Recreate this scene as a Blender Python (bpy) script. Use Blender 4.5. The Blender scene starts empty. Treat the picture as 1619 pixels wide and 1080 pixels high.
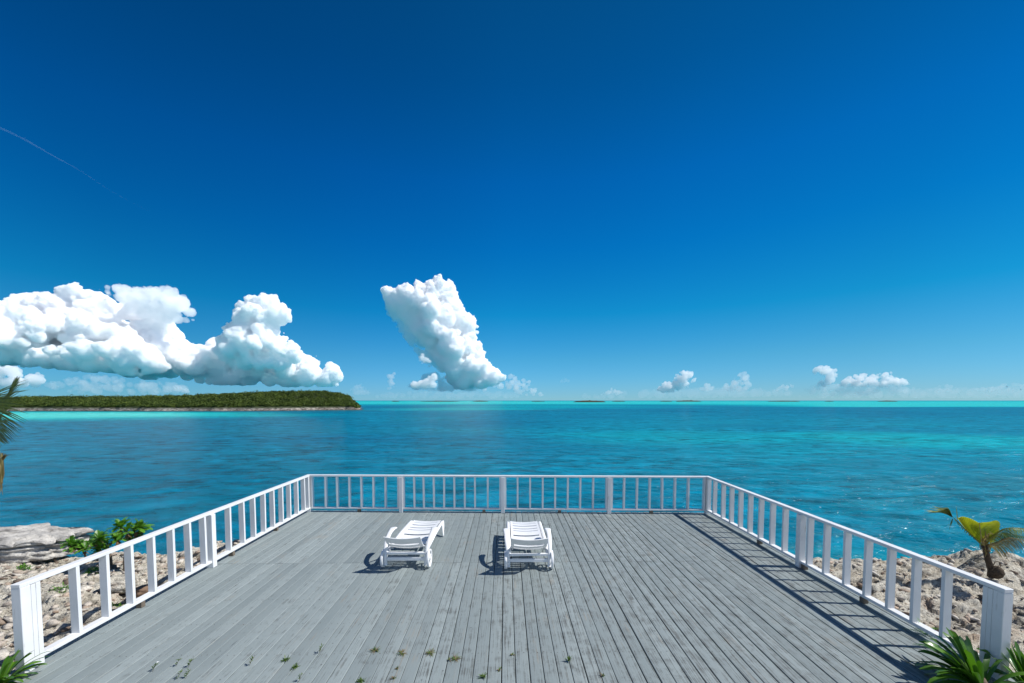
import bpy, bmesh, math, random
import numpy as np
from mathutils import Vector, Matrix

# ------------------------------------------------------------------ camera, sky, sun, exposure
C = bpy.context; S = C.scene; COL = S.collection
F = 650.0; HZ = 633.3; PITCH = math.radians(2.8); YAW = math.atan(9.5 / F); H = 2.65; SEA = -3.5
cam = bpy.data.cameras.new('camera'); camo = bpy.data.objects.new('camera', cam); COL.objects.link(camo); S.camera = camo
cam.sensor_width = 36; cam.lens = F / 1619 * 36; cam.clip_start = 0.05; cam.clip_end = 300000
PPY = HZ + F * math.tan(PITCH)
cam.shift_y = (PPY - 540) / 1619
camo.location = (0, 0, H); camo.rotation_euler = (math.pi / 2 - PITCH, 0, -YAW)
SUN_EL = 48.7; SUN_AZ = 94.0                       # degrees; azimuth clockwise from +Y

W = bpy.data.worlds.new('World'); S.world = W; W.use_nodes = True
wn = W.node_tree; bg = wn.nodes['Background']
sky = wn.nodes.new('ShaderNodeTexSky'); sky.sky_type = 'NISHITA'; sky.sun_disc = False
sky.sun_elevation = math.radians(SUN_EL); sky.sun_rotation = math.radians(SUN_AZ)
sky.dust_density = 0.0; sky.ozone_density = 3.0; sky.air_density = 1.0
tc = wn.nodes.new('ShaderNodeTexCoord'); sx = wn.nodes.new('ShaderNodeSeparateXYZ'); wn.links.new(tc.outputs['Generated'], sx.inputs[0])
rp = wn.nodes.new('ShaderNodeValToRGB'); wn.links.new(sx.outputs['Z'], rp.inputs[0])
BACK_FILL = 9.0
SKY_TINT = [(0.0, (.32, .76, 1.36)), (.02, (.30, .74, 1.32)), (.097, (.20, .76, 1.14)), (.20, (.03, .76, 1.14)), (.338, (.006, .66, 1.20)), (.456, (.004, .60, 1.18)),
            (.596, (.004, .50, .92)), (.70, (.01, .46, .78)), (.78, (.22, .36, .55)), (1.0, (.45, .48, .55))]
def set_ramp(node, stops, interp='LINEAR'):
    cr = node.color_ramp; cr.interpolation = interp
    while len(cr.elements) > 1: cr.elements.remove(cr.elements[-1])
    cr.elements[0].position = stops[0][0]; cr.elements[0].color = (*stops[0][1], 1)
    for p, c in stops[1:]:
        e = cr.elements.new(p); e.color = (*c, 1)
set_ramp(rp, SKY_TINT)
mu = wn.nodes.new('ShaderNodeMix'); mu.data_type = 'RGBA'; mu.blend_type = 'MULTIPLY'; mu.inputs[0].default_value = 1
wn.links.new(sky.outputs[0], mu.inputs[6]); wn.links.new(rp.outputs[0], mu.inputs[7]); 
rx = wn.nodes.new('ShaderNodeValToRGB'); mrx = wn.nodes.new('ShaderNodeMapRange'); mrx.inputs[1].default_value = -1; mrx.inputs[2].default_value = 1
wn.links.new(sx.outputs['X'], mrx.inputs[0]); wn.links.new(mrx.outputs[0], rx.inputs[0])
set_ramp(rx, [(0.0, (.6, .70, .72)), (.17, (.6, .70, .72)), (.35, (.85, .88, .92)), (.5, (1, 1, 1)), (.68, (1, .95, .92)), (.83, (1.0, .86, .80)), (1.0, (1, .86, .80))])
mu2 = wn.nodes.new('ShaderNodeMix'); mu2.data_type = 'RGBA'; mu2.blend_type = 'MULTIPLY'; mu2.inputs[0].default_value = 1
wn.links.new(mu.outputs[2], mu2.inputs[6]); wn.links.new(rx.outputs[0], mu2.inputs[7]); 
# fill glow added low in the unseen sky behind the camera to light facing surfaces
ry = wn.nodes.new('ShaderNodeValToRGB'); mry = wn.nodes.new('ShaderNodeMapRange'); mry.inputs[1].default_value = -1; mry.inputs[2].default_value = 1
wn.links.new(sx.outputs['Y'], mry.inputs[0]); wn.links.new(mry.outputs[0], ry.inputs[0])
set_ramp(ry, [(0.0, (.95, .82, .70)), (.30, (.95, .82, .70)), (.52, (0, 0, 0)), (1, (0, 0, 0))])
rz_ = wn.nodes.new('ShaderNodeMapRange'); rz_.inputs[1].default_value = .0; rz_.inputs[2].default_value = .03; rz_.inputs[4].default_value = BACK_FILL; wn.links.new(sx.outputs['Z'], rz_.inputs[0]); rz2 = wn.nodes.new('ShaderNodeMapRange'); rz2.inputs[1].default_value = .05; rz2.inputs[2].default_value = .38; rz2.inputs[3].default_value = 1.0; rz2.inputs[4].default_value = .06; wn.links.new(sx.outputs['Z'], rz2.inputs[0]); rzm = wn.nodes.new('ShaderNodeMath'); rzm.operation = 'MULTIPLY'; wn.links.new(rz_.outputs[0], rzm.inputs[0]); wn.links.new(rz2.outputs[0], rzm.inputs[1])
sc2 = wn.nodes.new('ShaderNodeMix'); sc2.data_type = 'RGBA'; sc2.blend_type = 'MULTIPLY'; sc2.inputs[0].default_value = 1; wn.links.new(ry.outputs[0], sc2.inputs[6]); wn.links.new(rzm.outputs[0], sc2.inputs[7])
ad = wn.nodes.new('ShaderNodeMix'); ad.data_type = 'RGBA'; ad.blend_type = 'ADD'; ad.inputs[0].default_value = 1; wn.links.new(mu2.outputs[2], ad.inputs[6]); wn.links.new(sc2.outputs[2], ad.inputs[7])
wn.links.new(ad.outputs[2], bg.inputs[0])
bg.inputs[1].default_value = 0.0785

sl = bpy.data.lights.new('sun', 'SUN'); so = bpy.data.objects.new('sun', sl); COL.objects.link(so)
sl.energy = 4.3; sl.angle = math.radians(0.53); sl.color = (1.0, 0.975, 0.935)
_e, _a = math.radians(SUN_EL), math.radians(SUN_AZ)
SUND = Vector((math.sin(_a) * math.cos(_e), math.cos(_a) * math.cos(_e), math.sin(_e)))
so.rotation_euler = SUND.to_track_quat('Z', 'Y').to_euler()
S.view_settings.view_transform = 'Standard'; S.view_settings.look = 'None'; S.view_settings.exposure = 0.35; S.view_settings.gamma = 1.0
S.cycles.max_bounces = 100; S.cycles.volume_bounces = 96; S.cycles.diffuse_bounces = 4; S.cycles.glossy_bounces = 4
S.cycles.transparent_max_bounces = 16; S.cycles.sample_clamp_indirect = 6.0; S.cycles.sample_clamp_direct = 0.0

# ------------------------------------------------------------------ helpers
RM = camo.rotation_euler.to_matrix()
def at(px, py, Y):                                  # photo pixel + depth along +Y -> world point
    v = RM @ Vector((px - 809.5, -(py - PPY), -F)); v = v / v.y
    return Vector((0, 0, H)) + v * Y
def on(px, py, z):                                  # photo pixel on the plane at height z
    v = RM @ Vector((px - 809.5, -(py - PPY), -F)); return Vector((0, 0, H)) + v * ((z - H) / v.z)

def tag(o, label=None, cat=None, group=None, kind=None):
    if label: o['label'] = label
    if cat: o['category'] = cat
    if group: o['group'] = group
    if kind: o['kind'] = kind
    return o
def empty(name, loc=(0, 0, 0), rz=0.0):
    o = bpy.data.objects.new(name, None); COL.objects.link(o); o.location = loc; o.rotation_euler = (0, 0, rz); o.empty_display_size = 0.1
    return o
class MB:
    def __init__(s): s.v = []; s.f = []; s.a = []; s.uv = None
    def add(s, V, Fc, val=0.0):
        o = len(s.v); s.v.extend([tuple(p) for p in V]); s.f.extend([tuple(i + o for i in q) for q in Fc]); s.a.extend([val] * len(V))
    def box(s, c, d, M=None, val=0.0, bev=0.0):
        x, y, z = d[0] / 2, d[1] / 2, d[2] / 2
        if bev <= 0:
            V = [Vector((i * x, j * y, k * z)) for i in (-1, 1) for j in (-1, 1) for k in (-1, 1)]
            Q = [(0, 1, 3, 2), (4, 6, 7, 5), (0, 4, 5, 1), (2, 3, 7, 6), (0, 2, 6, 4), (1, 5, 7, 3)]
        else:
            bm = bmesh.new(); bmesh.ops.create_cube(bm, size=1.0)
            for v in bm.verts: v.co = Vector((v.co.x * 2 * x, v.co.y * 2 * y, v.co.z * 2 * z))
            bmesh.ops.bevel(bm, geom=bm.edges[:], offset=bev, segments=1, affect='EDGES')
            V = [v.co.copy() for v in bm.verts]; bm.verts.index_update(); Q = [[v.index for v in f.verts] for f in bm.faces]; bm.free()
        if M is not None: V = [M @ v for v in V]
        s.add([v + Vector(c) for v in V], Q, val)
    def beam(s, a, b, w, h, val=0.0, up=Vector((0, 0, 1)), bev=0.004, n=1, wob=0.0, rnd=None):   # box along a->b, w sideways, h upward
        a = Vector(a); b = Vector(b); d = (b - a); L = d.length; d = d / L; sd = d.cross(up).normalized(); u = sd.cross(d)
        M = Matrix((sd, d, u)).transposed()
        s.box((a + b) / 2, (w, L, h), M, val, bev)
    def tube(s, pts, rad, n=8, val=0.0, cap=True, sq=(1, 1)):
        pts = [Vector(p) for p in pts]; V = []; Q = []
        if not hasattr(rad, '__len__'): rad = [rad] * len(pts)
        nrm = None
        for i, p in enumerate(pts):
            t = (pts[min(i + 1, len(pts) - 1)] - pts[max(i - 1, 0)]).normalized()
            if nrm is None: nrm = t.orthogonal().normalized() if abs(t.x) > .9 else Vector((1, 0, 0)).cross(t).normalized().cross(t).normalized() * -1
            nrm = (nrm - t * nrm.dot(t)).normalized(); bn = t.cross(nrm)
            for k in range(n):
                a = 2 * math.pi * k / n + (math.pi / n if n == 4 else 0)
                V.append(p + nrm * (math.cos(a) * rad[i] * sq[0]) + bn * (math.sin(a) * rad[i] * sq[1]))
        for i in range(len(pts) - 1):
            for k in range(n):
                Q.append((i * n + k, i * n + (k + 1) % n, (i + 1) * n + (k + 1) % n, (i + 1) * n + k))
        if cap: Q.append(tuple(range(n))[::-1]); Q.append(tuple((len(pts) - 1) * n + k for k in range(n)))
        s.add(V, Q, val)
    def ribbon(s, pts, wid, side=None, fold=0.0, val=0.0):                         # leaf: centre line + width, folded down both sides
        pts = [Vector(p) for p in pts]; V = []; Q = []
        for i, p in enumerate(pts):
            t = (pts[min(i + 1, len(pts) - 1)] - pts[max(i - 1, 0)]).normalized()
            sd = (side if side is not None else t.cross(Vector((0, 0, 1))))
            sd = (sd - t * sd.dot(t)); sd = sd.normalized() if sd.length > 1e-6 else t.orthogonal()
            up = sd.cross(t).normalized(); w = wid[i] / 2
            V += [p - sd * w + up * fold * w, p, p + sd * w + up * fold * w]
        for i in range(len(pts) - 1):
            o = i * 3
            Q += [(o, o + 1, o + 4, o + 3), (o + 1, o + 2, o + 5, o + 4)]
        s.add(V, Q, val)
    def build(s, name, mat, parent=None, smooth=False, attr=None):
        me = bpy.data.meshes.new(name); me.from_pydata(s.v, [], s.f); me.materials.append(mat)
        if attr:
            at_ = me.attributes.new(attr, 'FLOAT', 'POINT'); at_.data.foreach_set('value', np.array(s.a, np.float32))
        if smooth: me.shade_smooth()
        me.update()
        o = bpy.data.objects.new(name, me); COL.objects.link(o)
        if parent: o.parent = parent
        return o
def np_mesh(name, V, Q, mat, attrs=None, smooth=False, parent=None):
    me = bpy.data.meshes.new(name); V = np.asarray(V, np.float32); Q = np.asarray(Q, np.int32)
    me.vertices.add(len(V)); me.vertices.foreach_set('co', V.ravel()); n, k = Q.shape
    me.loops.add(n * k); me.loops.foreach_set('vertex_index', Q.ravel()); me.polygons.add(n)
    me.polygons.foreach_set('loop_start', np.arange(0, n * k, k, dtype=np.int32)); me.update(calc_edges=True)
    for nm, d in (attrs or {}).items():
        a = me.attributes.new(nm, 'FLOAT', 'POINT'); a.data.foreach_set('value', np.asarray(d, np.float32).ravel())
    me.materials.append(mat)
    if smooth: me.shade_smooth()
    o = bpy.data.objects.new(name, me); COL.objects.link(o)
    if parent: o.parent = parent
    return o
def _h(ix, iy, s):
    with np.errstate(over='ignore'):
        n = (ix.astype(np.int64) * 374761393 + iy.astype(np.int64) * 668265263 + s * 1274126177) & 0x7fffffff
        n = ((n ^ (n >> 13)) * 1274126177) & 0x7fffffff
        n = (n ^ (n >> 16)) & 0x7fffffff
    return n / float(0x7fffffff)
def vn(x, y, s=0):
    ix = np.floor(x); iy = np.floor(y); fx = x - ix; fy = y - iy; fx = fx * fx * (3 - 2 * fx); fy = fy * fy * (3 - 2 * fy)
    a = _h(ix, iy, s); b = _h(ix + 1, iy, s); c = _h(ix, iy + 1, s); d = _h(ix + 1, iy + 1, s)
    return (a * (1 - fx) + b * fx) * (1 - fy) + (c * (1 - fx) + d * fx) * fy
def fbm(x, y, o=5, s=0, g=.5):
    r = 0; am = 1; t = 0
    for i in range(o): r = r + am * vn(x, y, s + i * 17); t += am; am *= g; x = x * 2.03 + 11.3; y = y * 2.03 + 5.7
    return r / t
def worley(x, y, s=0):
    ix = np.floor(x); iy = np.floor(y); d1 = np.full(x.shape, 9.); d2 = np.full(x.shape, 9.); idv = np.zeros(x.shape)
    for i in (-1, 0, 1):
        for j in (-1, 0, 1):
            cx = ix + i; cy = iy + j; px = cx + _h(cx, cy, s); py = cy + _h(cx, cy, s + 7)
            d = np.hypot(x - px, y - py); m = d < d1
            d2 = np.where(m, d1, np.minimum(d2, d)); idv = np.where(m, _h(cx, cy, s + 13), idv); d1 = np.where(m, d, d1)
    return d1, d2, idv
def sstep(a, b, x): t = np.clip((x - a) / (b - a), 0, 1); return t * t * (3 - 2 * t)

# ------------------------------------------------------------------ materials
class NT:
    def __init__(s, name):
        s.m = bpy.data.materials.new(name); s.m.use_nodes = True; s.t = s.m.node_tree; s.n = s.t.nodes; s.b = s.n['Principled BSDF']; s.out = s.n['Material Output']
    def node(s, typ, **kw):
        o = s.n.new(typ)
        for k, v in kw.items(): setattr(o, k, v)
        return o
    def l(s, a, b): s.t.links.new(a, b)
    def coord(s, scale=(1, 1, 1), rot=(0, 0, 0), kind='Object'):
        a = s.node('ShaderNodeTexCoord'); m = s.node('ShaderNodeMapping'); m.inputs['Scale'].default_value = scale; m.inputs['Rotation'].default_value = rot
        s.l(a.outputs[kind], m.inputs[0]); return m.outputs[0]
    def noise(s, vec, scale=5, detail=4, rough=.5, dist=0.0):
        a = s.node('ShaderNodeTexNoise'); a.inputs['Scale'].default_value = scale; a.inputs['Detail'].default_value = detail; a.inputs['Roughness'].default_value = rough; a.inputs['Distortion'].default_value = dist
        if vec is not None: s.l(vec, a.inputs['Vector'])
        return a.outputs['Fac']
    def attr(s, name):
        a = s.node('ShaderNodeAttribute'); a.attribute_name = name; return a.outputs['Fac']
    def ramp(s, fac, stops, interp='LINEAR'):
        r = s.node('ShaderNodeValToRGB'); set_ramp(r, stops, interp); s.l(fac, r.inputs[0]); return r.outputs[0]
    def mr(s, v, a, b, c=0.0, d=1.0):
        m = s.node('ShaderNodeMapRange'); m.inputs[1].default_value = a; m.inputs[2].default_value = b; m.inputs[3].default_value = c; m.inputs[4].default_value = d; s.l(v, m.inputs[0]); return m.outputs[0]
    def math(s, op, a, b=None, c=None):
        m = s.node('ShaderNodeMath', operation=op)
        for i, q in enumerate((a, b, c)):
            if q is None: continue
            if isinstance(q, (int, float)): m.inputs[i].default_value = q
            else: s.l(q, m.inputs[i])
        return m.outputs[0]
    def mix(s, fac, a, b, mode='MIX'):
        m = s.node('ShaderNodeMix', data_type='RGBA', blend_type=mode)
        if isinstance(fac, (int, float)): m.inputs[0].default_value = fac
        else: s.l(fac, m.inputs[0])
        for i, q in ((6, a), (7, b)):
            if isinstance(q, tuple): m.inputs[i].default_value = (*q, 1)
            else: s.l(q, m.inputs[i])
        return m.outputs[2]
    def bump(s, h, strength=.3, dist=.01, nrm=None):
        b = s.node('ShaderNodeBump'); b.inputs['Strength'].default_value = strength; b.inputs['Distance'].default_value = dist; s.l(h, b.inputs['Height'])
        if nrm is not None: s.l(nrm, b.inputs['Normal'])
        return b.outputs[0]
    def fin(s, col=None, rough=None, nrm=None, spec=None, trans=None):
        if col is not None:
            if isinstance(col, tuple): s.b.inputs['Base Color'].default_value = (*col, 1)
            else: s.l(col, s.b.inputs['Base Color'])
        if rough is not None:
            if isinstance(rough, (int, float)): s.b.inputs['Roughness'].default_value = rough
            else: s.l(rough, s.b.inputs['Roughness'])
        if nrm is not None: s.l(nrm, s.b.inputs['Normal'])
        if spec is not None: s.b.inputs['Specular IOR Level'].default_value = spec
        return s.m

def mat_deck():
    t = NT('deck_boards'); tone = t.attr('tone')
    off = t.node('ShaderNodeCombineXYZ'); t.l(t.math('MULTIPLY', tone, 37.0), off.inputs[1]); t.l(t.math('MULTIPLY', tone, 11.0), off.inputs[2])
    tcn = t.node('ShaderNodeTexCoord'); va = t.node('ShaderNodeVectorMath', operation='ADD'); t.l(tcn.outputs['Object'], va.inputs[0]); t.l(off.outputs[0], va.inputs[1])
    def mp(sc):
        m = t.node('ShaderNodeMapping'); m.inputs['Scale'].default_value = sc; t.l(va.outputs[0], m.inputs[0]); return m.outputs[0]
    grain = t.noise(mp((90, 2.2, 90)), 1, 5, .65, .2)
    grain2 = t.noise(mp((34, .9, 34)), 1, 4, .6, .6)
    blot = t.noise(tcn.outputs['Object'], 1.1, 5, .6)
    patch = t.noise(tcn.outputs['Object'], 7, 5, .7)
    sep = t.node('ShaderNodeSeparateXYZ'); t.l(tcn.outputs['Object'], sep.inputs[0])
    right = t.mr(sep.outputs[0], -3.2, 1.2, 0.0, 1.0)
    base = t.ramp(tone, [(0, (.185, .218, .219)), (.5, (.230, .267, .266)), (1, (.272, .313, .310))])
    base = t.mix(t.mr(blot, .3, .7, 0, .35), base, (.27, .305, .30))
    # worn to grey bare wood where paint has gone, in thin streaks
    wear = t.math('ADD', t.math('MULTIPLY', grain, .75), t.math('MULTIPLY', patch, .45))
    wear = t.math('ADD', wear, t.math('MULTIPLY', right, .075)); wear = t.math('ADD', wear, t.math('MULTIPLY', t.math('SUBTRACT', tone, .5), .05))
    wm = t.mr(wear, .655, .80, 0, 1)
    base = t.mix(t.math('MULTIPLY', wm, .85), base, (.085, .088, .082))
    tan = t.mr(t.math('ADD', t.math('MULTIPLY', grain2, .6), t.math('MULTIPLY', t.noise(tcn.outputs['Object'], 2.3, 4), .5)), .64, .74, 0, .5)
    base = t.mix(tan, base, (.27, .225, .17))
    crack = t.mr(grain2, .33, .30, 0, 1); crack = t.math('MULTIPLY', crack, t.mr(t.noise(tcn.outputs['Object'], 3, 2), .47, .6, .1, 1))
    base = t.mix(t.math('MULTIPLY', crack, .8), base, (.04, .045, .05))
    spot = t.node('ShaderNodeTexVoronoi'); spot.inputs['Scale'].default_value = 5; t.l(tcn.outputs['Object'], spot.inputs['Vector'])
    sm = t.mr(spot.outputs['Distance'], .035, .05, 1, 0)
    base = t.mix(t.math('MULTIPLY', sm, .7), base, (.05, .05, .05))
    h = t.math('ADD', t.math('MULTIPLY', grain, .5), t.math('MULTIPLY', crack, -.8)); h = t.math('ADD', h, t.math('MULTIPLY', grain2, .7))
    hs = t.mr(right, 0, 1, .35, 1.0)
    return t.fin(base, t.mr(grain, .3, .7, .48, .7), t.bump(t.math('MULTIPLY', h, hs), .55, .006), spec=.35)
def mat_white(name='white_paint', wear=1.0):
    t = NT(name); v = t.coord((1, 1, 1)); g = t.noise(t.coord((30, 30, 4)), 1, 4, .6); b = t.noise(v, 3, 4)
    col = t.mix(t.mr(b, .35, .7), (.74, .745, .745), (.67, .675, .675))
    ck = t.mr(t.math('ADD', t.math('MULTIPLY', g, .8), t.math('MULTIPLY', t.noise(v, 9, 3), .3)), .665, .76, 0, .6 * wear)
    col = t.mix(ck, col, (.45, .44, .41))
    return t.fin(col, .45, t.bump(g, .35, .003), spec=.4)
def mat_flat(name, c, rough=.6, c2=None, sc=6, bump=.2, dist=.01, spec=.4, detail=5):
    t = NT(name); n = t.noise(t.coord(), sc, detail, .6)
    return t.fin(t.mix(t.mr(n, .3, .7), c, c2 or tuple(q * .7 for q in c)), rough, t.bump(n, bump, dist), spec=spec)
def mat_plastic():
    t = NT('white_plastic'); n = t.noise(t.coord(), 7, 4)
    return t.fin(t.mix(t.mr(n, .4, .75), (.80, .80, .80), (.74, .745, .74)), .38, spec=.45)
def mat_leaf(name, c1, c2, rough=.35, tr=.3, spec=.5, dead=None):
    t = NT(name); a = t.attr('tone'); n = t.noise(t.coord(), 9, 3)
    f = t.math('ADD', t.math('MULTIPLY', a, .75), t.math('MULTIPLY', n, .25))
    st = [(0.05, c1), (.75, c2)]
    if dead: st += [(.86, dead), (1, dead)]
    col = t.ramp(f if not dead else a, st)
    t.fin(col, rough, spec=spec)
    tb = t.node('ShaderNodeBsdfTranslucent'); t.l(t.mix(1.0, col, (1.3, 1.5, .55), 'MULTIPLY'), tb.inputs[0]); ms = t.node('ShaderNodeMixShader'); ms.inputs[0].default_value = tr
    t.l(t.b.outputs[0], ms.inputs[1]); t.l(tb.outputs[0], ms.inputs[2]); t.l(ms.outputs[0], t.out.inputs['Surface'])
    return t.m
def mat_rock():
    t = NT('limestone'); v = t.coord(); ht = t.attr('tone')
    n1 = t.noise(t.coord((1, 1, 1)), 2.2, 6, .65); n2 = t.noise(t.coord((1, 1.6, 1)), 9, 6, .72, .6); n3 = t.noise(v, 42, 4, .7)
    base = t.ramp(n1, [(.30, (.52, .45, .35)), (.42, (.70, .64, .52)), (.6, (.78, .74, .64)), (.75, (.62, .57, .48))])
    base = t.mix(t.mr(n2, .56, .64, 0, .75), base, (.24, .19, .15))
    base = t.mix(t.mr(n3, .57, .65, 0, .75), base, (.12, .095, .075)); n4 = t.noise(t.coord((14, 40, 14)), 1, 5, .7, .8); base = t.mix(t.mr(n4, .59, .66, 0, .75), base, (.10, .08, .065))
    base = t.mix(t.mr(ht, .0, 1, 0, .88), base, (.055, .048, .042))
    pk = t.mr(t.noise(v, 3.7, 3), .60, .70, 0, .45); base = t.mix(pk, base, (.58, .40, .28))
    h = t.math('ADD', t.math('MULTIPLY', n2, -.9), t.math('MULTIPLY', n3, -.5)); h = t.math('ADD', h, t.math('MULTIPLY', n4, -.4))
    return t.fin(base, .9, t.bump(h, 1.0, .07), spec=.2)
def mat_sea():
    t = NT('sea_water'); sh = t.attr('shallow'); rf = t.attr('reef')
    geo = t.node('ShaderNodeNewGeometry')
    def mp(sc, rz):
        m = t.node('ShaderNodeMapping'); m.inputs['Scale'].default_value = sc; m.inputs['Rotation'].default_value = (0, 0, rz); t.l(geo.outputs['Position'], m.inputs[0]); return m.outputs[0]
    big = t.noise(mp((.02, .05, 1), .1), 1, 3, .5); mid = t.noise(mp((.11, .3, 1), .15), 1, 3, .55)
    f = t.math('ADD', sh, t.math('MULTIPLY', t.math('SUBTRACT', big, .5), .16)); f = t.math('ADD', f, t.math('MULTIPLY', t.math('SUBTRACT', mid, .5), .08))
    col = t.ramp(f, [(0, (.0, .06, .12)), (.10, (.0, .122, .212)), (.28, (.0, .178, .262)), (.55, (.0, .285, .325)), (.8, (.01, .42, .42)), (1, (.07, .56, .50))])
    col = t.mix(rf, col, (.03, .13, .14))
    w1 = t.noise(mp((.45, 1.25, 1), -.16), 1, 3, .5, .4); w2 = t.noise(mp((1.5, 4.2, 1), -.10), 1, 4, .55, .5); w3 = t.noise(mp((5.5, 12, 1), -.2), 1, 3, .5, .3)
    w0 = t.noise(mp((.09, .28, 1), -.12), 1, 2, .5)
    # one wave field from long swell to ripples; crest light and trough shade are painted into the colour
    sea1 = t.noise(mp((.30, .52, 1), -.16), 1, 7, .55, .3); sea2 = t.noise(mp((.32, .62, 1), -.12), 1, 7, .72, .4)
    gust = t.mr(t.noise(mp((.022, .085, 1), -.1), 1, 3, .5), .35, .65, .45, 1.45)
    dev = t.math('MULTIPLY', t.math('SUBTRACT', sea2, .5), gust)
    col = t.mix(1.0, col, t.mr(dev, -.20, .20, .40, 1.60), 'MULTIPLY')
    h = t.math('ADD', t.math('MULTIPLY', t.math('MULTIPLY', sea1, .95), 1.0), t.math('MULTIPLY', w2, .05)); h = t.math('ADD', h, t.math('MULTIPLY', w3, .016))
    fl = t.noise(mp((2.2, 4.4, 1), -.12), 1, 3, .6, .4); glint = t.math('MULTIPLY', t.mr(fl, .70, .73, 0, 1), t.attr('glint_mask')); col = t.mix(glint, col, (.55, .62, .64))  # white sun glints painted into the water colour as small flecks
    pass
    nb = t.bump(h, 1.0, .85); rg = t.mr(t.attr('dist'), 0, 1, .10, .22)
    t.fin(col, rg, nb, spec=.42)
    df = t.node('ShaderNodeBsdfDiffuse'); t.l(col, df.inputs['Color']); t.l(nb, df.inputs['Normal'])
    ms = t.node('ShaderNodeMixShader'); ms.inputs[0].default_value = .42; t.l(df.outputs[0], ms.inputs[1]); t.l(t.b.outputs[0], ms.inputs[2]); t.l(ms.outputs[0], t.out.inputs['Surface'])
    return t.m
def mat_cloud(name, dens, col=(.998, .998, .999)):
    t = NT(name); t.n.remove(t.b); p = t.node('ShaderNodeVolumePrincipled'); p.inputs['Color'].default_value = (*col, 1); p.inputs['Density'].default_value = dens; p.inputs['Anisotropy'].default_value = .0
    t.l(p.outputs[0], t.out.inputs['Volume']); return t.m
M_deck = mat_deck(); M_white = mat_white(); M_sea = mat_sea(); M_rock = mat_rock(); M_plastic = mat_plastic()
M_wood = mat_flat('weathered_timber', (.20, .16, .12), .8, (.11, .09, .07), 12)

# ------------------------------------------------------------------ sea
def build_sea():
    rr = np.concatenate([[0.01], np.geomspace(3, 90000, 330)]); na = 620
    aa = np.concatenate([np.linspace(-62, 62, na) * math.pi / 180, np.linspace(64, 296, 60) * math.pi / 180])
    R, A = np.meshgrid(rr, aa, indexing='ij'); X = R * np.sin(A); Y = R * np.cos(A)
    n, m = R.shape; idx = np.arange(n * m).reshape(n, m); nx = np.roll(idx, -1, 1)
    Q = np.stack([idx[:-1], idx[1:], nx[1:], nx[:-1]], -1).reshape(-1, 4)
    def ell(cx, cy, rx, ry, rot=0, soft=.5, ns=.25, sc=None):
        c, s_ = math.cos(rot), math.sin(rot); u = ((X - cx) * c + (Y - cy) * s_) / rx; v = (-(X - cx) * s_ + (Y - cy) * c) / ry
        k = sc or 2.2
        d = np.hypot(u, v) + (fbm(u * k + cx, v * k + cy, 4, 3) - .5) * ns * 2
        return 1 - sstep(1 - soft, 1 + soft * .6, d)
    sh = 0.16 + 0.10 * (fbm(X * .03 + 3, Y * .06, 4, 5) - .5) * 2
    sh = sh + .12 * sstep(0, 30, X) * (1 - sstep(60, 200, Y))
    # far bank of pale sand out to the horizon
    uu = X / np.maximum(Y, 1.0); kk = sstep(.35, .85, uu); lo = 150 + 170 * kk; hi = 800 - 330 * kk
    tt = np.clip((Y * (1 + .35 * (fbm(X * .006, Y * .012, 4, 9) - .5)) - lo) / (hi - lo), 0, 1); far = tt * tt * (3 - 2 * tt); far = far * (1 - .55 * (1 - kk) * (1 - sstep(350, 900, Y)))
    sh = np.maximum(sh, far * .84 + .12 * far * (fbm(X * .002, Y * .001, 4, 19) - .3))
    sh = np.where(Y > 2600, np.minimum(sh, 1 - .58 * sstep(2600, 4200, Y)), sh)
    # turquoise shallows in front of the island, pale spots
    sh = np.maximum(sh, .98 * ell(-235, 178, 150, 62, -.06, .55, .16))
    sh = np.maximum(sh, .62 * ell(-30, 300, 80, 60, 0, .7, .2)); sh = np.maximum(sh, .5 * ell(40, 420, 150, 140, 0, .7, .3))
    sh = np.maximum(sh, .55 * ell(66, 62, 38, 24, -.1, .8, .35)); sh = np.maximum(sh, .42 * ell(30, 70, 34, 22, 0, .8, .3))
    sh = np.maximum(sh, .45 * ell(14, 12, 12, 6, 0, .8, .3))
    rf = .75 * ell(-60, 300, 46, 7, 0, .6, .3) + .55 * ell(-20, 262, 55, 6, .0, .6, .3) + .6 * ell(10, 265, 40, 5, 0, .6, .3) + .7 * ell(-95, 250, 22, 10, 0, .6, .3) + .35 * ell(40, 30, 12, 3.5, .1, .7, .4) + .5 * ell(-30, 700, 240, 30, 0, .6, .3)
    V = np.stack([X, Y, np.full_like(X, SEA)], -1).reshape(-1, 3)
    o = np_mesh('sea', V, Q, M_sea, {'shallow': np.clip(sh, 0, 1), 'reef': np.clip(rf, 0, 1), 'dist': sstep(8, 90, R), 'glint_mask': sstep(2, 14, X) * (1 - sstep(26, 50, Y)) * (.4 + .6 * fbm(X * .15, Y * .15, 3, 33))}, smooth=True)
    tag(o, kind='structure')
build_sea()

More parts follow.
